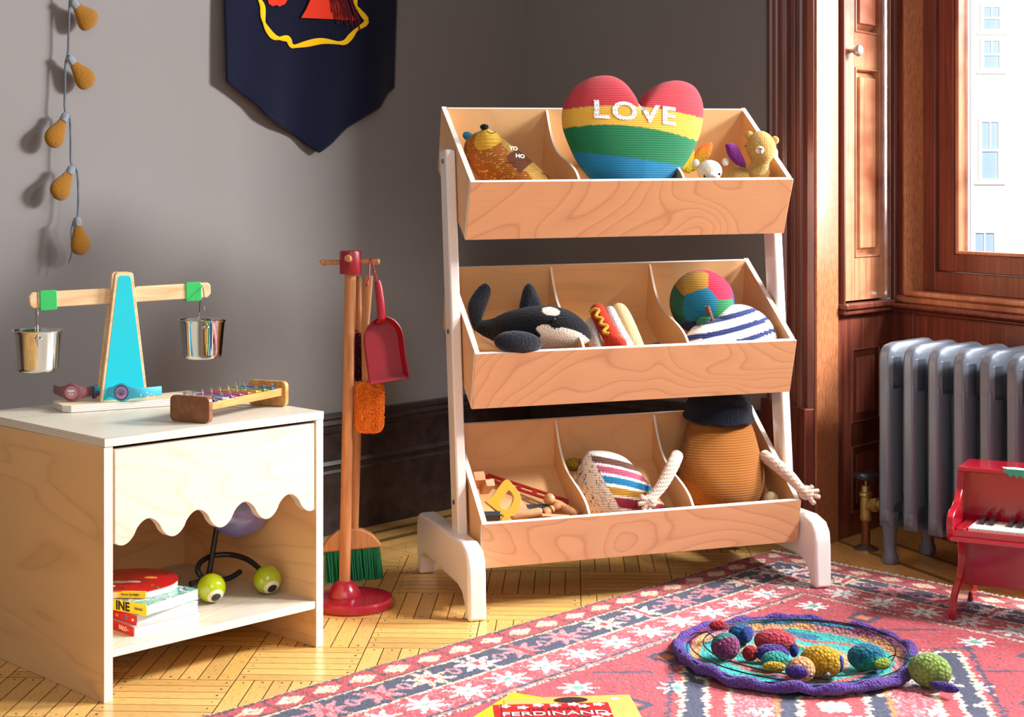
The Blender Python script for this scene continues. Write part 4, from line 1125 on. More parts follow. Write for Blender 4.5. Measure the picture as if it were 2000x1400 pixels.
for i in range(24):
    for j in range(4):
        for k in range(3):
            x = -.060+.120*i/23+random.uniform(-.002, .002); zz = .003+.0052*j
            a = M0 @ V((x, -.003, -zz)); e = M0 @ V((x*1.02+random.uniform(-.003, .003), -.074+random.uniform(-.004, .003), -zz+random.uniform(-.004, .004)))
            tube(bm, [a, e], [.0013, .0010], 4, cap=False)
obj('bristles', bm, M_gbr, br, smooth=False)
# dustpan
dp0 = at(745, 620, 3.345); dp = thing('toy_dustpan', 'red plastic toy dustpan hanging from the right peg by a red strap', 'dustpan', dp0)
DX = V((.93, .36, 0)).normalized(); DZ = V((0.0, 0, 1)); DN = DX.cross(DZ)    # towards the viewer
def dl(px, py, back=0.0):
    p = on_plane(px, py, dp0, DN)-dp0; return p-DN*back
rim = [dl(*p) for p in ((724, 751), (720, 715), (715, 680), (714, 655), (721, 637), (733, 624), (747, 619), (764, 622), (778, 634), (786, 652), (791, 690), (799, 738))]
rs_ = spline(rim, 66); cen = dl(753, 690)
back = [cen+(p-cen)*.90-DN*.026 for p in rs_]
bm = bmesh.new()
A = [bm.verts.new(p) for p in rs_]; A2 = [bm.verts.new(p+(p-cen)*.02-DN*.001) for p in rs_]
Bk = [bm.verts.new(p) for p in back]; B2k = [bm.verts.new(p+(p-cen)*.03-DN*.002) for p in back]
for k in range(len(A)-1):
    bm.faces.new((A[k], A[k+1], Bk[k+1], Bk[k])); bm.faces.new((A2[k], A2[k+1], B2k[k+1], B2k[k])); bm.faces.new((A[k], A[k+1], A2[k+1], A2[k]))
# floor of the pan reaching the front lip
lipL, lipR = dl(724, 751), dl(799, 738)
f_ = [bm.verts.new(p) for p in [lipL]]; 
bm.faces.new(Bk+[A[-1], A[0]])
bm.faces.new([B2k[0]]+[]+B2k[1:]+[A2[-1], A2[0]])
obj('pan', bm, M_rpl, dp, angle=50)
bm = bmesh.new(); hA, hB = dl(746, 622, .004), dl(738, 548, .004)
tube(bm, [dl(747, 628, .012), hA, dl(744, 590, .004), dl(740, 560, .004), hB], [(.013, .005), (.0095, .006), (.0092, .006), (.0088, .006), (.006, .005)], 14, up=DN); obj('handle', bm, M_rpl, dp)
bm = bmesh.new(); st = [dl(737, 552, 0), dl(733, 535, .0), dl(727, 512, .0), dl(725, 505, .004), dl(725, 512, .012), dl(722, 540, .006), dl(717, 556, 0)]
tube(bm, spline(st, 40), .0016, 8); ball(bm, dl(717, 556, 0), .0035, seg=10, rings=8); ball(bm, dl(730, 531, 0), .003, seg=10, rings=8); obj('strap', bm, M_rpl, dp)
# orange duster and small dark red hand brush
dd = at(722, 795, 3.40); du = thing('toy_duster', 'fluffy orange toy duster with flat beech handle hanging behind the dustpan', 'duster', dd)
bm = bmesh.new(); tube(bm, [lc(du, 714, 745, 3.40), lc(du, 713, 640, 3.395), lc(du, 718, 560, 3.39), lc(du, 720, 538, 3.39)], [(.008, .004), (.009, .004), (.0105, .004), (.0095, .0035)], 14, up=(0, 1, 0)); obj('handle', bm, M_beech, du)
bm = bmesh.new(); prism(bm, roundrect(.054, .110, .012), -.013, .013, M=MX((0, 0, 0), (1, 0, 0), (0, 0, 1)))
random.seed(9)
for k in range(2600):
    th = random.uniform(0, 2*PI); zz = random.uniform(-1, 1)
    ex = .90
    sx = math.copysign(abs(math.cos(th))**.5, math.cos(th)); sy = math.copysign(abs(math.sin(th))**.7, math.sin(th))
    edge = (1-abs(zz)**9)**.5
    p = V((sx*.0285*edge, sy*.0145*edge, zz*.056)); nrm = V((sx/.031*.02, sy/.016*.02, zz*.5)).normalized()
    tn = nrm.cross(V((random.uniform(-1, 1), random.uniform(-1, 1), random.uniform(-1, 1)))).normalized()
    L = random.uniform(.003, .0055)
    tube(bm, [p-tn*L*.6, p+nrm*L*.9, p+tn*L*.6], .0011, 4, cap=False)
obj('fluffy_head', bm, plain('orange_chenille', '#d9700f', .9, var=.2), du, smooth=False)
hb_ = at(705, 690, 3.42); h2 = thing('toy_hand_brush', 'dark red toy hand brush half hidden between the pole and the dustpan', 'brush', hb_)
bm = bmesh.new(); tube(bm, [lc(h2, 704, 655, 3.42), lc(h2, 701, 600, 3.42), lc(h2, 701, 540, 3.42)], [(.008, .006), (.006, .005), (.005, .004)], 12); obj('handle', bm, M_beech, h2)
bm = bmesh.new()
for i in range(9):
    for j in range(30):
        a = lc(h2, 694+i*2.6, 645+j*3.2, 3.42); tube(bm, [a+V((0, .006, 0)), a+V((random.uniform(-.002, .002), -.012, -.006))], .0014, 4, cap=False)
obj('bristles', bm, plain('dark_red_bristle', '#5e0d18', .7), h2, smooth=False)
# ================================================================ toys in the storage unit
CN = (MC.to_3x3() @ V((0, 1, 0)))
def ct(px, py, t): return on_plane(px, py, cub(0, t, 0), CN)
def pxy(p):
    d = p-CAM; return (1000+3000*d.x/d.y, 388-3000*d.z/d.y)
def painter(fn, off=V()):
    """colour by where the yarn was knitted in; fn gets picture-like coordinates of the front of the toy"""
    return lambda co: fn(*pxy(co+off), co)
K_attr = knit('knitted_pattern', None, 420.0, .12, .6); F_attr = fuzzy('plush_pattern', None, 420.0, .9, .12, .22)
def puff(outline, c, X, Z, thick, nu=96, nr=16, e=.5, bulge=1.0):
    """soft cushion from a closed outline in the X, Z plane round c; both faces domed"""
    N = X.cross(Z).normalized(); bm = bmesh.new(); n = len(outline)
    C_ = (sum(p[0] for p in outline)/n, sum(p[1] for p in outline)/n)
    O = V(c)
    def P(k, r, s):
        x, z = outline[k]; x = C_[0]+(x-C_[0])*r; z = C_[1]+(z-C_[1])*r
        h = thick*(max(0, 1-r**2.4))**e
        return O+X*x+Z*z+N*(h*s)
    for s in (1, -1):
        cen = bm.verts.new(P(0, 0, s)); prev = None
        for j in range(1, nr+1):
            r = math.sin(j/nr*PI/2) if j < nr else 1.0
            ring = [bm.verts.new(P(k, r, s)) for k in range(n)]
            for k in range(n):
                if prev is None: bm.faces.new((cen, ring[k], ring[(k+1) % n]))
                else: bm.faces.new((prev[k], ring[k], ring[(k+1) % n], prev[(k+1) % n]))
            prev = ring
    bmesh.ops.remove_doubles(bm, verts=bm.verts[:], dist=1e-5)
    return bm
def shift(bm, o):
    for v in bm.verts: v.co -= o
    return bm
def pick(q, stops):
    for lim, c in stops:
        if q < lim: return c
    return stops[-1][1]
# ---- rainbow heart
HX = V((.9565, .2917, 0)).normalized(); HZ = V((-.06, .20, .978)); HZ = (HZ-HX*HZ.dot(HX)).normalized(); HT = .185
hc = ct(1235, 262, HT)
def on_h(px, py): 
    p = on_plane(px, py, hc, HX.cross(HZ))-hc; return (p.dot(HX), p.dot(HZ))
hp_ = [(1243, 207), (1262, 180), (1290, 163), (1325, 158), (1355, 170), (1371, 200), (1372, 235), (1362, 275), (1340, 318), (1305, 358), (1262, 385), (1235, 388), (1195, 380), (1160, 355), (1130, 320), (1108, 275), (1098, 240), (1101, 205), (1120, 172), (1150, 153), (1185, 148), (1210, 158), (1228, 180)]
hso = [(p.x, p.y) for p in spline([(a, b, 0) for a, b in (on_h(*q) for q in hp_)], 276, closed=True)]
hbm = puff(hso, (0, 0, 0), HX, HZ, -.052, e=.55, nr=70)
cR, cY, cG, cB = lin('#b5303a'), lin('#d9a53a'), lin('#0f6b41'), lin('#10719c')
def heart_col(px, py, co):
    dx = px-1235
    b1_, b2__, b3_ = 207+.06*dx+.00085*dx*dx, 246+.10*dx+.0010*dx*dx, 309+.14*dx+.0003*dx*dx
    return cR if py < b1_ else cY if py < b2__ else cG if py < b3_ else cB
bvh = BVHTree.FromBMesh(hbm)
ht = obj('heart_cushion', hbm, K_attr, loc=hc, paint=painter(heart_col, hc)); hroot = ht
tag(ht, 'heart-shaped knitted cushion with rainbow stripes and the word LOVE in white', 'cushion')
tb = text_bm('LOVE', .060, 0, space=1.15, bold=.0016)
bmesh.ops.triangulate(tb, faces=tb.faces[:])
for _ in range(2): bmesh.ops.subdivide_edges(tb, edges=[e for e in tb.edges if e.calc_length() > .006], cuts=2, use_grid_fill=True)
lx, lz = on_h(1226, 232); ca_, sa_ = math.cos(math.radians(-5)), math.sin(math.radians(-5)); NH_ = HX.cross(HZ)
for v in tb.verts:
    x, y = v.co.x*1.28, v.co.y; X_, Z_ = lx+x*ca_-y*sa_, lz+x*sa_+y*ca_
    o_ = HX*X_+HZ*Z_+NH_*.3; hit = bvh.ray_cast(o_, -NH_)
    v.co = (hit[0]+NH_*.0012) if hit[0] else HX*X_+HZ*Z_+NH_*.05
obj('lettering', tb, knit('white_yarn', '#ece8ea', 200.0, .3, .8, .15), ht, smooth=True)

# ---- sleepy honey-coloured bear cushion
ba0 = ct(960, 300, .24); bb = thing('knitted_bear', 'knitted honey brown bear cushion with yellow muzzle, leaning in the top left compartment', 'soft toy', ba0)
def rel(root, px, py, t): return ct(px, py, t)-root.location
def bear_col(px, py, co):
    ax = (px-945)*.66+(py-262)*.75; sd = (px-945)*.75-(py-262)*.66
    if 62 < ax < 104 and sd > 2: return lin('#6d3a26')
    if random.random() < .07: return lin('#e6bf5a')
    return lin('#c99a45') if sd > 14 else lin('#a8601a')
def sweepz(pts, r, up, n=28): bm = bmesh.new(); tube(bm, pts, r, n, up=up); return bm
cpts = [rel(bb, *p) for p in ((926, 266, .27), (934, 278, .262), (952, 300, .25), (975, 322, .235), (1005, 345, .22), (1035, 372, .205), (1056, 395, .20), (1064, 405, .20))]
cs_ = spline(cpts, 140); rs2 = interp([(.020, .016), (.040, .030), (.050, .040), (.054, .044), (.054, .044), (.050, .040), (.036, .03), (.012, .01)], len(cs_))
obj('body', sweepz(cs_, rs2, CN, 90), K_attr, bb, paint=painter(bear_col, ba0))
bm = bmesh.new(); tube(bm, spline([rel(bb, 953, 282, .235), rel(bb, 950, 270, .23), rel(bb, 948, 260, .226), rel(bb, 947, 252, .225)], 12), interp([(.034, .026), (.030, .024), (.020, .018), (.008, .008)], 13), 24, up=CN)
obj('muzzle', bm, knit('yellow_yarn', '#dcae3a', 260.0), bb)
bm = bmesh.new(); ball(bm, rel(bb, 946, 248, .218), (.010, .009, .007)); obj('nose', bm, fuzzy('black_yarn', '#15161c'), bb)
bm = bmesh.new(); tube(bm, spline([rel(bb, 951, 256, .196), rel(bb, 957, 260, .193), rel(bb, 963, 260, .193), rel(bb, 968, 257, .196)], 12), .0011, 6); obj('stitched_eye', bm, plain('black_thread', '#101014', .7), bb)
bm = bmesh.new(); ball(bm, rel(bb, 914, 266, .27), (.013, .008, .010), R=rotm('Y', 25)); obj('ear', bm, knit('blue_yarn', '#1b86b0', 260.0), bb)
for a, b, c in (((948, 300), (946, 312), (950, 322)), ((985, 317), (1004, 318), (1006, 326)), ((1050, 335), (1068, 342), (1076, 354))):
    bm = bmesh.new(); tube(bm, spline([rel(bb, *a, .190), rel(bb, *b, .182), rel(bb, *c, .175)], 10), .0009, 6); obj('stitched_line', bm, plain('brown_thread', '#4a2412', .8), bb)
for s_, px, py in (('YO', 1003, 290), ('HO', 1016, 305)):
    o = obj('lettering', text_bm(s_, .014, .0004, bold=.0004), plain('white_thread', '#f0e6dc', .8), bb, smooth=False)
    o.matrix_basis = MX(rel(bb, px, py, .150), (.93, .28, -.10), (.06, .55, .8))
# ---- small white winged toy and tan bear
sw = ct(1388, 332, .16); wt = thing('winged_white_bear', 'small white plush bear with orange and yellow felt wings beside the heart cushion', 'soft toy', sw)
M_wfur = fuzzy('white_plush', '#eee7dd', 500, .8, .1, .12); M_tfur = fuzzy('tan_plush', '#c9a15c', 420, 1.0, .1, .35)
bm = bmesh.new(); ball(bm, rel(wt, 1386, 334, .16), (.029, .026, .026), seg=32, rings=20, warp=None); obj('head', bm, M_wfur, wt)
bm = bmesh.new(); ball(bm, rel(wt, 1388, 370, .185), (.034, .03, .035), seg=32, rings=20); obj('body', bm, M_wfur, wt)
for px, py in ((1359, 319), (1417, 316)):
    bm = bmesh.new(); ball(bm, rel(wt, px, py, .168), (.0085, .005, .010)); obj('ear', bm, M_wfur, wt)
bm = bmesh.new(); ball(bm, rel(wt, 1392, 343, .135), (.013, .010, .008)); obj('muzzle', bm, M_wfur, wt)
for px, py in ((1376, 344), (1405, 340)):
    bm = bmesh.new(); ball(bm, rel(wt, px, py, .1345), .0030, seg=12, rings=8); obj('eye', bm, plain('black_bead', '#101014', .15), wt)
def leaf_wing(root, outline, t, thick, colfn, name='wing', mat=None, lean=0.0):
    c = ct(outline[0][0], outline[0][1], t)
    cx_, cy_ = sum(p[0] for p in outline)/len(outline), sum(p[1] for p in outline)/len(outline)
    c = ct(cx_, cy_, t); N_ = CN.copy(); X = HX.copy(); Z = V((0, 0, 1)); Z = (Z-X*Z.dot(X)).normalized()
    if lean: R_ = Matrix.Rotation(math.radians(lean), 3, Z); X = R_ @ X
    nn = X.cross(Z)
    o2 = []
    for p in outline:
        q = on_plane(p[0], p[1], c, nn)-c; o2.append((q.dot(X), q.dot(Z), 0))
    o3 = [(p.x, p.y) for p in spline(o2, len(o2)*6, closed=True)]
    bm = puff(o3, c-root.location, X, Z, thick, nr=10)
    return obj(name, bm, mat or F_attr, root, paint=painter(colfn, root.location) if colfn else None)
org, yl2, rim_ = lin('#e2662a'), lin('#cfc322'), lin('#f2e6c8')
def wing_col(px, py, co): k = min(1, max(0, (py-283)/50)); return tuple(org[i]*(1-k)+yl2[i]*k for i in range(3))
leaf_wing(wt, [(1350, 334), (1354, 308), (1366, 288), (1384, 278), (1391, 281), (1388, 300), (1378, 315), (1366, 328)], .205, .006, wing_col)
leaf_wing(wt, [(1347, 338), (1333, 334), (1328, 322), (1337, 308), (1352, 288), (1356, 300), (1352, 320)], .195, .006, wing_col, lean=30)
st_ = ct(1487, 292, .17); tb_ = thing('winged_tan_bear', 'small tan plush bear with purple wing standing in the top right compartment', 'soft toy', st_)
bm = bmesh.new(); tube(bm, spline([rel(tb_, 1487, 262, .175), rel(tb_, 1487, 266, .172), rel(tb_, 1486, 282, .165), rel(tb_, 1486, 300, .165), rel(tb_, 1484, 318, .17), rel(tb_, 1480, 338, .18), rel(tb_, 1474, 370, .19), rel(tb_, 1474, 380, .19)], 42), interp([(.010, .008), (.024, .02), (.036, .032), (.0335, .03), (.0225, .021), (.030, .028), (.032, .03), (.012, .012)], 43), 28, up=CN); obj('body', bm, M_tfur, tb_)
bm = bmesh.new(); ball(bm, rel(tb_, 1446, 350, .20), (.046, .032, .030), seg=30, rings=18); obj('haunches', bm, M_tfur, tb_)
for px, py in ((1463, 264), (1513, 274)):
    bm = bmesh.new(); ball(bm, rel(tb_, px, py, .168), (.0105, .006, .0105)); obj('ear', bm, M_tfur, tb_)
bm = bmesh.new(); ball(bm, rel(tb_, 1484, 293, .136), (.0105, .006, .0095)); mz = obj('muzzle', bm, fuzzy('cream_felt', '#efdcb2', 500, .4, .1, .1), tb_)
for a, b in (((1479, 289), (1490, 291)), ((1485, 290), (1485, 300)), ((1479, 301), (1488, 302))):
    bm = bmesh.new(); tube(bm, [rel(tb_, *a, .129), rel(tb_, *b, .129)], .0010, 6); obj('stitched_line', bm, plain('black_thread', '#101014', .7), mz)
for px, py in ((1456, 285), (1511, 297)):
    bm = bmesh.new(); ball(bm, rel(tb_, px, py, .150), .0022, seg=12, rings=8); obj('eye', bm, plain('black_bead', '#101014', .15), tb_)
leaf_wing(tb_, [(1456, 327), (1438, 321), (1423, 306), (1417, 284), (1424, 279), (1438, 283), (1448, 300), (1455, 316)], .160, .008, None, mat=fuzzy('purple_plush', '#6d1470', 420, .9, .25, .3))

# ---- orca
oc = ct(1040, 645, .20); orc = thing('plush_orca', 'black and white plush orca lying in the middle left compartment', 'soft toy', oc)
blk, owh = lin('#090b14'), lin('#e8d5c4')
def inpoly(x, y, P):
    c = False; n = len(P); j = n-1
    for i in range(n):
        if (P[i][1] > y) != (P[j][1] > y) and x < (P[j][0]-P[i][0])*(y-P[i][1])/(P[j][1]-P[i][1])+P[i][0]: c = not c
        j = i
    return c
OW = [(1046, 640), (1060, 633), (1072, 635), (1082, 642), (1096, 640), (1110, 641), (1125, 646), (1140, 654), (1152, 664), (1158, 700), (1042, 700), (1056, 655)]
OT = [(928, 646), (946, 658), (968, 668), (978, 700), (920, 700)]
def orca_col(px, py, co): 
    if (co+oc-cub(0, .26, 0)).dot(CN) > 0: return blk
    return owh if inpoly(px, py, OW) or inpoly(px, py, OT) or ((px-1076)/18)**2+((py-608-(px-1076)*.12)/8.5)**2 < 1 else blk
cp = [rel(orc, *p) for p in ((930, 640, .26), (938, 642, .255), (968, 648, .24), (1010, 645, .21), (1060, 642, .185), (1100, 645, .17), (1135, 655, .16), (1152, 662, .155))]
cs_ = spline(cp, 175); rr_ = interp([(.010, .012), (.022, .020), (.034, .034), (.047, .048), (.052, .053), (.050, .048), (.034, .030), (.010, .008)], len(cs_))
bm = bmesh.new(); tube(bm, cs_, rr_, 110, up=V((0, 0, 1))); ob = obj('body', bm, F_attr, orc, paint=painter(orca_col, oc))
M_bfur = fuzzy('black_plush', '#0d1120', 420, .9, .25, .3)
leaf_wing(orc, [(1016, 606), (1018, 580), (1024, 561), (1033, 553), (1042, 560), (1050, 576), (1060, 604), (1040, 612)], .215, .013, None, 'dorsal_fin', M_bfur)
leaf_wing(orc, [(928, 648), (918, 625), (914, 598), (924, 575), (938, 558), (950, 554), (958, 566), (952, 590), (942, 618), (936, 640)], .262, .011, None, 'tail_fluke', M_bfur, lean=15)
bm = bmesh.new(); ball(bm, rel(orc, 1012, 669, .092), (.056, .017, .026), R=rotm('Y', 6) @ rotm('Z', 16), seg=32, rings=20); obj('flipper', bm, M_bfur, orc)
bm = bmesh.new(); ball(bm, rel(orc, 1082, 624, .128), .0042, seg=14, rings=10); obj('eye', bm, plain('black_bead', '#101014', .12), orc)
# ---- hot dog
hg = ct(1198, 645, .20); hdg = thing('plush_hot_dog', 'plush hot dog with yellow mustard squiggle in the middle compartment', 'soft toy', hg)
M_bun = fuzzy('cream_plush', '#e2c68e', 450, .8, .1, .2); M_bunw = fuzzy('white_bun', '#dcd8d6', 380, 1.0, .1, .2); M_saus = fuzzy('sausage_plush', '#b8331f', 420, .7, .1, .3)
def caps(root, pts, r, mat, name, n=24):
    P = spline([rel(root, *p) for p in pts], 30); m = len(P); rad = []
    for i in range(m):
        u = abs(2*i/(m-1)-1); k = max(.02, (1-u**6))**.5; rad.append((r[0]*k, r[1]*k))
    bm = bmesh.new(); tube(bm, P, rad, n, up=CN); return obj(name, bm, mat, root)
caps(hdg, [(1200, 598, .25), (1220, 640, .215), (1240, 690, .18), (1242, 700, .17)], (.026, .034), M_bun, 'bun')
caps(hdg, [(1187, 600, .235), (1205, 640, .20), (1225, 680, .165), (1228, 692, .16)], (.017, .018), M_bunw, 'bun_lining')
caps(hdg, [(1150, 625, .24), (1158, 655, .21), (1168, 690, .18), (1170, 700, .17)], (.014, .024), M_bunw, 'bun')
caps(hdg, [(1163, 597, .235), (1175, 625, .205), (1192, 655, .175), (1205, 690, .145)], (.0195, .020), M_saus, 'sausage')
bm = bmesh.new(); ball(bm, rel(hdg, 1206, 672, .125), (.022, .012, .019), R=rotm('Y', 25)); obj('sausage_tip', bm, M_saus, hdg)
bm = bmesh.new(); tube(bm, spline([rel(hdg, *p) for p in ((1151, 610, .195), (1160, 604, .19), (1169, 606, .185), (1163, 618, .175), (1176, 622, .17), (1172, 632, .165), (1186, 637, .16), (1178, 648, .15), (1190, 652, .145))], 50), .0042, 10); obj('mustard', bm, fuzzy('mustard_yarn', '#c08a2e', 450, .5, .1, .15), hdg)
bm = bmesh.new(); tube(bm, spline([ct(1256, 684, .13)-ct(1272, 680, .14), V((0, 0, 0)), ct(1285, 672, .15)-ct(1272, 680, .14)], 12), interp([(.003, .003), (.013, .008), (.008, .006)], 13), 14); tag(obj('dark_plush_toy', bm, fuzzy('dark_brown_plush', '#24130f', 400), loc=ct(1272, 680, .14)), 'small dark brown plush end showing behind the middle bin front', 'soft toy')
# ---- patchwork ball
bc_ = ct(1371, 590, .225); br_ = .077
dirs = [(( -.20, -.93, -.05), '#0d6f8e'), ((.62, -.55, .56), '#c0103a'), ((-.42, -.55, .74), '#a87a1c'), ((.72, -.62, -.32), '#12743f'), ((-.93, -.30, -.02), '#135a3c'), ((.97, .05, .05), '#1b2a7a'), ((.05, -.55, -.85), '#18255c'), ((-.1, .6, .8), '#0d6f8e'), ((0, .9, -.2), '#c0103a'), ((.3, .2, .95), '#c0103a'), ((-.6, .7, 0), '#a87a1c')]
dirs = [(V(d).normalized(), lin(c)) for d, c in dirs]
bm = bmesh.new(); ball(bm, (0, 0, 0), br_, seg=180, rings=110)
tag(obj('patchwork_ball', bm, K_attr, loc=bc_, paint=lambda co: max(dirs, key=lambda d: d[0].dot(co))[1]), 'knitted patchwork ball in blue, red, yellow and green in the middle right compartment', 'ball')
# ---- striped apple cushion
ap = ct(1430, 650, .15); AXv = HX.copy(); AZ = V((0, .35, .94)); AZ = (AZ-AXv*AZ.dot(AXv)).normalized()
def on_a(px, py): p = on_plane(px, py, ap, AXv.cross(AZ))-ap; return (p.dot(AXv), p.dot(AZ), 0)
ao = [(1338, 668), (1345, 648), (1362, 632), (1380, 625), (1396, 621), (1408, 608), (1425, 597), (1448, 595), (1475, 604), (1500, 624), (1515, 650), (1518, 680), (1500, 712), (1460, 730), (1420, 730), (1390, 725), (1355, 705), (1340, 690)]
abm = puff([(p.x, p.y) for p in spline([on_a(*p) for p in ao], 108, closed=True)], (0, 0, 0), AXv, AZ, -.035, e=.55, nr=60)
anv, awh = lin('#1c2c62'), lin('#e9dfd6')
def apple_col(px, py, co):
    q = (py+.26*(px-1430)+.0009*(px-1430)**2-612)/27.0; return anv if (q % 1) < .40 else awh
acu = obj('apple_cushion', abm, K_attr, loc=ap, paint=painter(apple_col, ap)); tag(acu, 'knitted apple cushion in navy and white stripes with brown stem, below the ball', 'cushion')
bm = bmesh.new(); tube(bm, spline([ct(1381, 598, .125)-ap, ct(1383, 606, .125)-ap, ct(1391, 626, .13)-ap], 14), interp([(.006, .006), (.0065, .006), (.005, .005)], 15), 14); obj('stem', bm, knit('brown_yarn', '#6e4130', 300.0), acu)
bm = bmesh.new(); ball(bm, ct(1375, 624, .13)-ap, (.020, .006, .008), R=rotm('Y', -25)); obj('leaf', bm, knit('green_yarn', '#12633b', 300.0), acu)

# ---- bottom left: wooden tools and blocks
M_toyw = wood('toy_beech', '#c98f5e', '#a56c40', (5, 50, 50), rough=.5, coat=.05); M_yp = plain('yellow_paint', '#cc8e05', .35, coat=.3); M_rp2 = plain('red_toy_paint', '#a01a14', .4, coat=.3); M_dk = plain('dark_slate_paint', '#20262e', .5)
def flatpoly(outline, t0, lean=0.0):
    c = ct(sum(p[0] for p in outline)/len(outline), sum(p[1] for p in outline)/len(outline), t0)
    X = HX.copy(); Z = V((0, 0, 1)); Z = (Z+CN*lean); Z = (Z-X*Z.dot(X)).normalized()
    return c, X, Z
so, X, Z = flatpoly([(980, 972)], .135, .45); SM = MX(so, X, Z); Si = SM.inverted()
def s2(px, py): p = on_plane(px, py, so, X.cross(Z)); q = Si @ p; return (q.x, q.y)
sawt = thing('toy_saw', 'wooden toy saw with a yellow D-shaped handle in the bottom left compartment', 'toy saw', M=SM)
outer = [s2(*p) for p in ((945, 979), (957, 973), (961, 969), (972, 953), (982, 940), (986, 937), (991, 936), (995, 940), (1006, 953), (1015, 965), (1016.5, 975), (1015.5, 989), (1010, 1000), (1002, 1009), (990, 1012), (982, 1009))]
inner = [s2(*p) for p in ((992, 957), (998, 963), (1002, 971), (1001, 979), (997, 988), (991, 995), (986, 997), (979, 994), (974.5, 989), (975, 983))]
def ring_plate(outer, inner, th):
    n = 64
    def resamp(P):
        P3 = [V((x, y, 0)) for x, y in P]; cx_, cy_ = sum(p[0] for p in inner)/len(inner), sum(p[1] for p in inner)/len(inner)
        res = []
        for k in range(n):
            a = 2*PI*k/n; d = V((math.cos(a), math.sin(a))); best = None
            for i in range(len(P)):
                p, q = V(P[i])-V((cx_, cy_)), V(P[(i+1) % len(P)])-V((cx_, cy_)); e = q-p
                den = d.x*e.y-d.y*e.x
                if abs(den) < 1e-12: continue
                t_ = (p.x*e.y-p.y*e.x)/den; s_ = (p.x*d.y-p.y*d.x)/den
                if t_ > 0 and -1e-6 <= s_ <= 1+1e-6: best = t_ if best is None else max(best, t_)
            res.append((cx_+d.x*(best or .01), cy_+d.y*(best or .01)))
        return res
    A, B = resamp(outer), resamp(inner); bm = bmesh.new(); L = []
    for z in (-th/2, th/2): L.append([[bm.verts.new((x, y, z)) for x, y in P] for P in (A, B)])
    for k in range(n):
        k2 = (k+1) % n
        bm.faces.new((L[1][0][k], L[1][0][k2], L[1][1][k2], L[1][1][k])); bm.faces.new((L[0][0][k], L[0][1][k], L[0][1][k2], L[0][0][k2]))
        bm.faces.new((L[0][0][k], L[0][0][k2], L[1][0][k2], L[1][0][k])); bm.faces.new((L[0][1][k], L[1][1][k], L[1][1][k2], L[0][1][k2]))
    return bm
hpl = obj('handle', ring_plate(outer, inner, .009), M_toyw, sawt, bevel=.0008)
face_ = obj('painted_face', ring_plate([(x*.97, y*.97) for x, y in outer], [(x*1.02, y*1.02) for x, y in inner], .0006), M_yp, hpl); face_.location = (0, 0, .0048)
blade = [s2(*p) for p in ((1012, 968), (1018, 975), (1020, 980), (1022, 979), (1024, 985), (1027, 986), (1029, 992), (1034, 995), (1036, 1000), (1010, 1004), (1004, 1000))]
bm = bmesh.new(); prism(bm, blade, -.0035, .0015); obj('blade', bm, M_toyw, sawt, smooth=False)
def rod(name, label, cat, pts, r, mat, n=20, group=None, up=None, bevel=0):
    P = [ct(*p) for p in pts]; o = P[0]; bm = bmesh.new(); tube(bm, [p-o for p in P], r, n, up=up)
    return tag(obj(name, bm, mat, loc=o, bevel=bevel, angle=40), label, cat, group)
# red slotted bar
a_, e_ = ct(951, 931, .27), ct(1108, 982, .17); d_ = (e_-a_); L_ = d_.length; Zr = V((.1, -.75, .65)); MB2 = MX((a_+e_)/2, d_, Zr.cross(d_)*-1 if Zr.cross(d_).z < 0 else Zr.cross(d_))
rb = obj('slotted_bar', bmesh.new(), M_rp2); bpy.data.objects.remove(rb)
bm = bmesh.new(); w_ = .0085
for y in (-w_*.72, w_*.72): box(bm, (0, y, 0), (L_, w_*.56, .006))
for k in range(6): box(bm, (-L_/2+L_*(k/5.0)*.97+L_*.015, 0, 0), (L_*.055, w_*1.0, .0059))
tag(obj('slotted_bar', bm, M_rp2, M=MB2, smooth=False), 'long red slotted wooden bar lying behind the toy saw', 'toy bar')
def blockp(name, label, px, py, t, s, rz, ry=0, cat='toy block', mat=None, group=None):
    bm = bmesh.new(); box(bm, (0, 0, 0), s)
    o = obj(name, bm, mat or M_toyw, loc=ct(px, py, t), rot=(math.radians(-34), math.radians(ry), math.radians(rz)), bevel=.0015); return tag(o, label, cat, group)
blockp('wooden_block', 'plain wooden block against the left side of the bottom bin', 931, 938, .20, (.026, .050, .022), 20)
blockp('wooden_block', 'plain wooden block between the toy saw and the left wooden block', 951, 950, .19, (.022, .044, .018), 25)
blockp('dark_block', 'dark slate wooden block behind the toy saw in the bottom left compartment', 1040, 995, .16, (.075, .03, .014), 8, mat=M_dk)
blockp('dark_block', 'dark slate wooden block under the saw by the left side panel', 955, 1008, .12, (.05, .03, .012), 5, mat=M_dk)
mal = thing('toy_peg', 'round-headed wooden peg lying on the right in the bottom left compartment', 'toy peg', ct(1073, 975, .15))
bm = bmesh.new(); ball(bm, (0, 0, 0), .0135, seg=28, rings=18); obj('head', bm, M_toyw, mal)
bm = bmesh.new(); tube(bm, [rel(mal, 1080, 979, .145), rel(mal, 1090, 985, .14), rel(mal, 1127, 1006, .105), rel(mal, 1129, 1007, .103)], [.006, .0095, .0105, .009], 20); obj('shaft', bm, M_toyw, mal)
rod('toy_cylinder', 'wooden toy cylinder with small burnt marks behind the bin front', 'toy block', [(1000, 1010, .125), (1002, 1010, .125), (1054, 1000, .115), (1057, 1000, .115)], [.008, .0105, .0105, .009], M_toyw)
rod('toy_screw', 'short grooved wooden screw leaning on the round-headed peg', 'toy screw', [(1064, 1002, .13), (1071, 998, .13), (1075, 996, .13), (1078, 994, .13), (1082, 992, .13), (1086, 990, .13), (1093, 987, .13)], [.0105, .0105, .007, .0095, .007, .0095, .008], M_toyw)
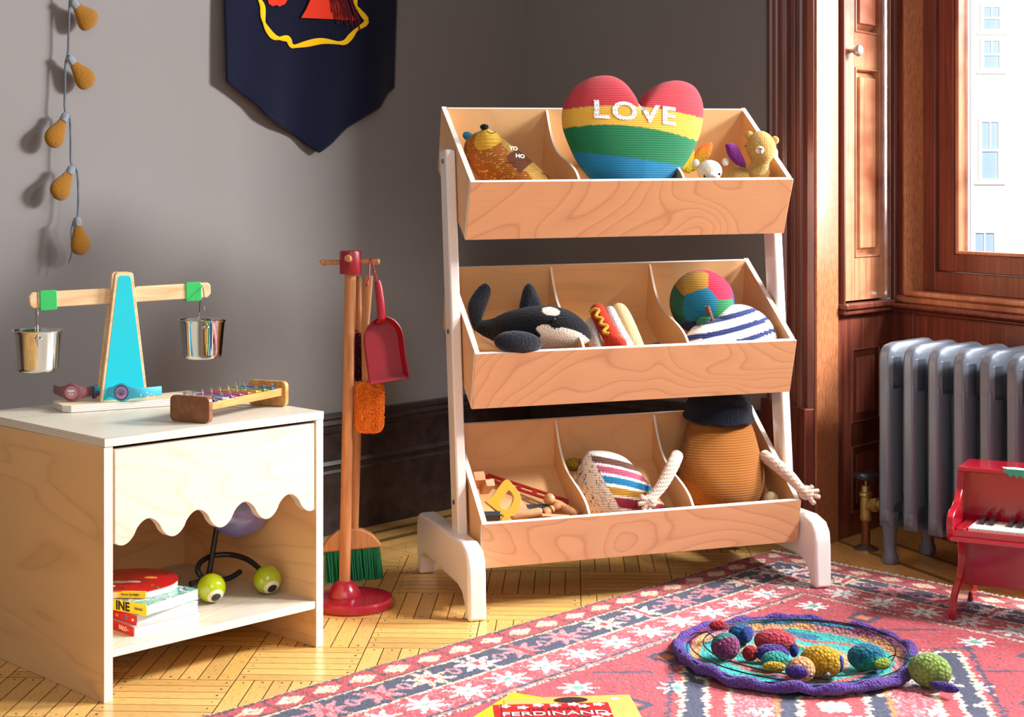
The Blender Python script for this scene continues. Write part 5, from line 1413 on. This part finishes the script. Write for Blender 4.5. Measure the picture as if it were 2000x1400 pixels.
blockp('wooden_wedge', 'pale wooden strip lying along the front of the bottom left compartment', 1083, 1010, .10, (.065, .02, .008), 14, 6)
bm = bmesh.new(); prism(bm, [(.0125*math.cos(a*PI/16), .0125*math.sin(a*PI/16)) for a in range(32)], -.004, .004); tag(obj('yellow_disc', bm, M_yp, M=MX(ct(988, 1019, .085), HX, V((0, .4, .9))), bevel=.001), 'small round yellow wooden disc at the front of the bottom left compartment', 'toy disc')
# ---- striped slice cushion
sc = ct(1215, 955, .175); SX = HX.copy(); SZv = V((0, .30, .95)); SZv = (SZv-SX*SZv.dot(SX)).normalized()
def on_s(px, py): p = on_plane(px, py, sc, SX.cross(SZv))-sc; return (p.dot(SX), p.dot(SZv), 0)
so_ = [(1147, 884), (1165, 880), (1190, 882), (1218, 893), (1243, 917), (1268, 948), (1292, 980), (1305, 1003), (1300, 1025), (1250, 1035), (1190, 1035), (1155, 1015), (1136, 985), (1126, 950), (1130, 912)]
sbm = puff([(p.x, p.y) for p in spline([on_s(*p) for p in so_], 120, closed=True)], (0, 0, 0), SX, SZv, -.052, e=.6, nr=70)
ST = [(889, '#e6ddd4'), (903, '#5c352c'), (908, '#e6ddd4'), (922, '#a94a66'), (928, '#e6ddd4'), (943, '#0f6f9c'), (950, '#e6ddd4'), (966, '#a8771c'), (971, '#cdb6a0'), (992, '#7c1022'), (1200, '#d9c6b8')]
ST = [(a, lin(c)) for a, c in ST]; spk = lin('#cbb39c'); spd = lin('#2a1a24')
def slice_col(px, py, co):
    seam = 1152+(py-888)*.56
    if px < seam: 
        n_ = noise.noise(V((px*.42, py*.42, 2)))
        return spd if n_ > .34 else spk
    dx = px-seam; y_ = py-.10*dx-.0019*dx*dx*(1 if py < 960 else .35)
    return pick(y_, ST)
scu = obj('slice_cushion', sbm, K_attr, loc=sc, paint=painter(slice_col, sc)); tag(scu, 'knitted cushion with speckled cream edge and rainbow stripes in the bottom middle compartment', 'cushion')
bm = bmesh.new(); ball(bm, (0, 0, 0), (.022, .012, .016)); yt = obj('yellow_knitted_toy', bm, crochet('yellow_crochet', '#d9ac12', 220), loc=ct(1121, 907, .26)); tag(yt, 'small yellow and red knitted toy behind the striped cushion', 'soft toy')
bm = bmesh.new(); ball(bm, ct(1137, 906, .25)-ct(1121, 907, .26), (.012, .009, .012)); obj('red_tip', bm, knit('crimson_yarn', '#8f1226', 300.0), yt)
# ---- plain brown cushion toy with a navy cap resting on it
po = ct(1408, 930, .20); pt_ = thing('brown_knitted_cushion_toy', 'large plain brown egg-shaped knitted toy with long cream arms in the bottom right compartment', 'soft toy', po)
ppts = [rel(pt_, *p) for p in ((1404, 798, .235), (1404, 804, .234), (1404, 830, .23), (1406, 870, .215), (1408, 915, .195), (1410, 955, .175), (1411, 985, .165), (1412, 1003, .16), (1412, 1006, .16))]
pc_ = spline(ppts, 64); pr_ = interp([(.03, .02), (.062, .048), (.080, .060), (.096, .070), (.109, .078), (.106, .076), (.085, .062), (.045, .035), (.015, .012)], len(pc_))
def lump(p): return p
bm = bmesh.new(); tube(bm, pc_, pr_, 56, up=CN)
for v in bm.verts: v.co += (v.co-po*0).normalized()*noise.noise(v.co*14)*.004
obj('body', bm, knit('rust_brown_yarn', '#9c5a0c', 400.0, .1, 1.0, .3), pt_)
M_arm = knit('cream_yarn', '#d8b8a2', 260.0, .3, .8, .2)
for nm, pts, hand, fd in (('arm', [(1322, 890, .16), (1312, 912, .12), (1294, 945, .10), (1277, 968, .09)], (1268, 980, .085), ((1250, 968), (1246, 984), (1255, 996), (1268, 1000))),
                          ('arm', [(1492, 890, .17), (1513, 905, .13), (1542, 930, .09), (1562, 952, .06)], (1574, 962, .055), ((1588, 948), (1600, 958), (1602, 971), (1591, 985)))):
    P = [rel(pt_, *p) for p in pts]+[rel(pt_, *hand)]; sp_ = spline(P, 32)
    bm = bmesh.new(); tube(bm, sp_, interp([.0150, .0155, .0140, .0115, .0125], len(sp_)), 20); ar = obj(nm, bm, M_arm, pt_)
    bm = bmesh.new(); h = rel(pt_, *hand); ball(bm, h, (.018, .010, .017), seg=20, rings=14); ha = obj('hand', bm, M_arm, ar)
    for k, f in enumerate(fd):
        e = rel(pt_, f[0], f[1], hand[2]-.004); bm = bmesh.new(); tube(bm, [h+(e-h)*.35, h+(e-h)*.7, h+(e-h)*.95, e], [.0062, .0060, .0052, .002], 12); obj('finger', bm, M_arm, ha)
cpo = ct(1404, 812, .228); cap = thing('navy_cap', 'flat navy felted cap resting on the brown knitted toy', 'cap', cpo)
bm = bmesh.new(); CR = MX((0, 0, 0), HX, V((-.22, .95, .10))).to_3x3()
lathe(bm, [(0, .040), (.030, .0405), (.058, .037), (.073, .028), (.079, .014), (.080, .002), (.083, -.008), (.086, -.014), (.082, -.019), (.074, -.014), (.0, -.010)], 48, R=CR @ rotm('X', 0), c=(0, 0, .012)); 
for v in bm.verts: v.co = v.co+V((0, 0, noise.noise(v.co*22)*.004)); 
obj('crown', bm, fuzzy('navy_felted_wool', '#10131e', 350, .7, .1, .3), cap)
bm = bmesh.new(); ball(bm, (0, 0, 0), .017, seg=28, rings=18); tag(obj('spotted_ball', bm, plain('cream_ball', '#d9bf92', .6, var=.3), loc=ct(1506, 974, .12)), 'small cream ball at the right end of the bottom bin', 'ball')
# ================================================================ on the rug
mc = V((.548, 2.965, .0113)); 
mat_ = thing('crochet_mat', 'round multicoloured crocheted play mat with a thick purple rim on the rug', 'mat', mc)
C_att = crochet('crochet_pattern', None, 140.0)
rings_ = [lin(c) for c in ('#6b3fa0', '#7a3f95', '#d98a54', '#e0a35e', '#2fb0a6', '#2bb5ac', '#c84f6a', '#2a86b8', '#1c8f86', '#e08a62', '#27a89c')]
def mat_col(co):
    x, y = co.x, co.y; r = math.hypot(x, y)/.226; a = math.atan2(y, x)
    if r > .955: return lin('#55309a') if noise.noise(V((a*9, 0, 0))) > -.2 else lin('#7b45a5')
    if r > .90: return lin('#8a2a6e') if math.sin(a*3+.5) > .2 else lin('#2a86a8')
    if r > .82: return lin('#f0ad70') if math.sin(a*5) > -.3 else lin('#d98a8a')
    n_ = noise.noise(V((x*9, y*9, 4)))*.14+.03*math.sin(a*2)
    q = r+n_
    if q > .76: return lin('#33c2b6')
    if q > .66: return lin('#35cdbf') if math.sin(a*2+1) > 0 else lin('#1d7fae')
    if q > .58: return lin('#d4766e')
    if q > .44: return lin('#3ed2c4')
    if q > .34: return lin('#e6b884')
    if q > .2: return lin('#1f9c74')
    return lin('#43cfd0')
def mat_f(u, v):
    a = 2*PI*u; r = .226*v
    z = .006+.004*noise.noise(V((r*40*math.cos(a), r*40*math.sin(a), 0)))
    if v > .86: z += .016*math.sin((v-.86)/.14*PI*.5+.0)*(1+.35*noise.noise(V((math.cos(a)*3, math.sin(a)*3, 5))))
    r *= 1+.018*noise.noise(V((math.cos(a)*2.5, math.sin(a)*2.5, 1)))*(v)
    return V((r*math.cos(a), r*math.sin(a), z))
bm = bmesh.new(); grid_surface(bm, 150, 50, mat_f, closed_u=True); bmesh.ops.remove_doubles(bm, verts=bm.verts[:], dist=1e-5); obj('disc', bm, C_att, mat_, paint=mat_col)
bm = bmesh.new(); pts = []
for k in range(121):
    a = 2*PI*k/120; p = mat_f(k/120, 1.0); pts.append(V((p.x*(1+.008*math.sin(a*21)), p.y*(1+.008*math.sin(a*21)), p.z-.008+.003*math.sin(a*17))))
tube(bm, pts, [.0098+.0016*math.sin(k*.9) for k in range(len(pts))], 14, cap=False); obj('rim', bm, crochet('purple_crochet', '#6a48a8', 190), mat_)
wr = thing('wire_ring', 'double black wire ring with cross bars lying on the crocheted mat', 'wire ring', (.552, 2.962, .0300))
M_wire = plain('black_wire', '#101012', .35, .3)
for r, z in ((.182, .008), (.207, .004)):
    bm = bmesh.new(); tube(bm, [V((r*math.cos(k*PI/40), r*math.sin(k*PI/40), z+.003*math.sin(k*PI/20+.6))) for k in range(81)], .0013, 6, cap=False); obj('hoop', bm, M_wire, wr)
for k in range(6):
    a = math.radians(35+60*k); c, s = math.cos(a), math.sin(a); bm = bmesh.new(); tube(bm, spline([V((.168*c, .168*s, .004)), V((.182*c, .182*s, .0125)), V((.195*c, .195*s, .0095)), V((.207*c, .207*s, .0085)), V((.217*c, .217*s, .002))], 16), .0011, 6); obj('cross_bar', bm, M_wire, wr)
# crocheted fish
def fish(label, body, r, rot, col, tail=None, tcol=None, eye=None, z=0.0, belly=None, tr=None, thr=.35):
    """body at a picture point, resting on the mat; r in metres"""
    h = mc.z+.008+r[2]*.92+z; o = floor_pt(body[0], body[1], h); f = thing('crocheted_fish', label, 'soft toy', (o.x, o.y, h-r[2]), group='crocheted fish on and by the mat')
    c = V((0, 0, r[2])); bm = bmesh.new(); ball(bm, c, r, R=rotm('Z', rot), seg=36, rings=22)
    if belly:
        b0_, b1__ = lin(col), lin(belly); m_ = C_att; obj('body', bm, m_, f, paint=lambda co: b1__ if (co-c).normalized().dot(V((.2, -.5, -.6))) > thr else b0_)
    else: obj('body', bm, crochet('fish_yarn', col, 150), f)
    if tail:
        tp_ = floor_pt(tail[0], tail[1], h)-V((o.x, o.y, h-r[2])); tp_.z += (tail[2] if len(tail) > 2 else 0)
        bm = bmesh.new(); ball(bm, tp_, tr or (.019, .009, .010), R=rotm('Z', tail[3] if len(tail) > 3 else rot), seg=20, rings=14); obj('tail', bm, crochet('tail_yarn', tcol, 190), f)
    if eye:
        d = (CAM-o).normalized()
        q = at(eye[0], eye[1], o.y)-V((o.x, o.y, h-r[2]))
        # push to the surface towards the viewer
        n_ = V(((q.x)/r[0], 0, (q.z-r[2])/r[2])); k = max(0.0, 1-n_.length_squared); q.y = -r[1]*math.sqrt(k)*.98
        bm = bmesh.new(); ball(bm, q, eye[2], seg=16, rings=10); obj('button_eye', bm, plain('button', eye[3], .3, coat=.3), f)
    return f
fish('plum crocheted fish with a teal back at the left of the mat', (1417, 1262), (.028, .026, .026), 10, '#1d8f86', tail=(1402, 1233, .012, 20), tcol='#b3121f', eye=(1402, 1253, .004, '#2a1a22'), belly='#8a3468', thr=-.22)
fish('blue crocheted fish behind the plum fish', (1446, 1238), (.024, .020, .020), -20, '#11639c', tail=(1460, 1243, .004, 60), tcol='#1c3f9a', tr=(.022, .009, .016))
fish('large coral red crocheted fish at the back of the fish group', (1513, 1252), (.040, .028, .024), -12, '#c63d4b')
fish('long purple crocheted fish with red nose and navy tail in the middle of the mat', (1508, 1276), (.032, .019, .018), -6, '#4b2d8a', tail=(1551, 1274, .004, 80), tcol='#1a2280', tr=(.014, .009, .013), eye=(1477, 1272, .003, '#2a1a22'), z=.0)
bm = bmesh.new(); ball(bm, (0, 0, .015), (.015, .014, .015), seg=24, rings=16); q_ = floor_pt(1465, 1278, .032); tag(obj('crocheted_ball', bm, crochet('red_crochet', '#b0121f', 170), loc=(q_.x, q_.y, mc.z+.008)), 'small red crocheted ball between the plum fish and the purple fish', 'soft toy')
fish('teal crocheted fish with a yellow tail in front of the purple fish', (1514, 1290), (.027, .018, .018), 0, '#2c9c90', tail=(1512, 1300, -.002, -8), tcol='#e3b730', tr=(.022, .009, .010))
fish('yellow crocheted fish with grey button eye and navy tail on the mat', (1604, 1292), (.040, .030, .030), -15, '#cf9f12', tail=(1640, 1296, 0, 80), tcol='#1f3f9a', tr=(.010, .008, .016), eye=(1610, 1308, .0062, '#8f8c95'))
fish('peach crocheted fish with a purple fin nearest the front of the mat', (1564, 1308), (.027, .024, .024), 20, '#dda56c', tail=(1556, 1316, .004, -25), tcol='#56389c', tr=(.022, .010, .012))
fish('blue crocheted fish with a green tail alone on the right side of the mat', (1693, 1284), (.036, .026, .026), -20, '#0f6f8c', tail=(1724, 1296, .0, 28), tcol='#8fae3c', tr=(.020, .009, .011), belly='#1c9c86')
gf = fish('green crocheted fish with a purple tail lying just off the mat on the rug', (1816, 1303), (.040, .030, .031), -35, '#93b356', tail=(1845, 1320, -.014, -42), tcol='#4a3a9c', tr=(.028, .009, .009))
gf.location.z = .0113
# ---- picture books at the bottom edge
def flat_book(name, label, px, py, z, w, d, t, rot, cmat, spine='#ddd'):
    """corner = far left corner; extends right and towards the viewer"""
    o = floor_pt(px, py, z+t); b = thing(name, label, 'book', (o.x, o.y, z), math.radians(rot)); ct_ = .0016
    bm = bmesh.new(); box(bm, (w/2, -d/2, ct_/2), (w, d, ct_)); box(bm, (w/2, -d/2, t-ct_/2), (w, d, ct_)); box(bm, (-.0006, -d/2, t/2), (.0022, d, t)); c = obj('cover', bm, cmat, b, bevel=.0006, seg=2)
    bm = bmesh.new(); box(bm, (w/2, -d/2, t/2), (w-.006, d-.007, t-2*ct_-.0002)); obj('pages', bm, M_page, b, smooth=False)
    return b, c
yb, yc = flat_book('picture_book', 'yellow picture book lying under the two others at the bottom edge of the rug', 1002, 1352, .0115, .21, .24, .006, -27, plain('yellow_cover', '#e6d21c', .4, coat=.3))
tb1, tc1 = flat_book('picture_book', 'tan picture book lying between the yellow and the red book', 984, 1364, .0180, .222, .26, .010, 6, wood('tan_cover', '#dfa95c', '#d49a4c', (4, 4, 4), rough=.4))
rb1, rc1 = flat_book('picture_book', 'red picture book with white printed flowers lying on top of the tan book', 964, 1376, .0285, .196, .26, .011, 4, plain('red_cover', '#b81a22', .35, coat=.35))
M_pw = plain('white_print2', '#f1e9ec', .5); M_pb = plain('dark_print', '#2a1216', .5)
def prt(s_, x, y, size, mat, sx=1.0, dz=.0001, bold=0, par=None, b=None, t=.011):
    tb3 = text_bm(s_, size, .00012, bold=bold, sx=sx); o = obj('lettering', tb3, mat, par, smooth=False); o.location = (x, y, t+dz+.0002); return o
prt('THE STORY of', .106, -.030, .0145, M_pb, 1.15, bold=.0001, par=rc1)
prt('FERDINAND', .100, -.052, .0275, M_pb, 1.18, bold=.0011, par=rc1); prt('FERDINAND', .1005, -.0522, .0275, M_pw, 1.18, .0003, bold=.0002, par=rc1)
prt('BY MUNRO LEAF', .106, -.073, .012, M_pb, 1.15, par=rc1)
bm = bmesh.new(); box(bm, (.012, -.13, .01125), (.003, .259, .0006)); obj('cover_hinge', bm, plain('dark_red_groove', '#7c0f18', .5), rc1, smooth=False)
random.seed(21)
for x, y in ((.018, -.010), (.048, -.018), (.075, -.008), (.104, -.010), (.135, -.007), (.152, -.018), (.178, -.010), (.185, -.060), (.168, -.075), (.030, -.085), (.120, -.095)):
    bm = bmesh.new(); prism(bm, [(x+.0085*math.cos(a*PI/15)*(1+.28*math.cos(a*PI/15*5)), y+.0075*math.sin(a*PI/15)*(1+.28*math.cos(a*PI/15*5))) for a in range(30)], .0111, .0113); fl_ = obj('printed_flower', bm, M_pw, rc1, smooth=False)
bm = bmesh.new(); prism(bm, [(.115+.030*math.cos(a*PI/12), -.020+.016*math.sin(a*PI/12)) for a in range(24)], .0101, .0102); obj('printed_figure', bm, M_pb, tc1, smooth=False)
bm = bmesh.new(); prism(bm, [(.193+.007*math.cos(a*PI/12), -.020+.007*math.sin(a*PI/12)) for a in range(24)], .0101, .0102); obj('printed_medal', bm, M_pw, tc1, smooth=False)
bm = bmesh.new()
for k in range(9):
    x = .02+.006*k; y = -.075-.01*(k % 3); tube(bm, [V((x, y, .0062)), V((x+.010, y+.004, .0062))], .0009, 5)
obj('printed_scribble', bm, M_pb, yc)
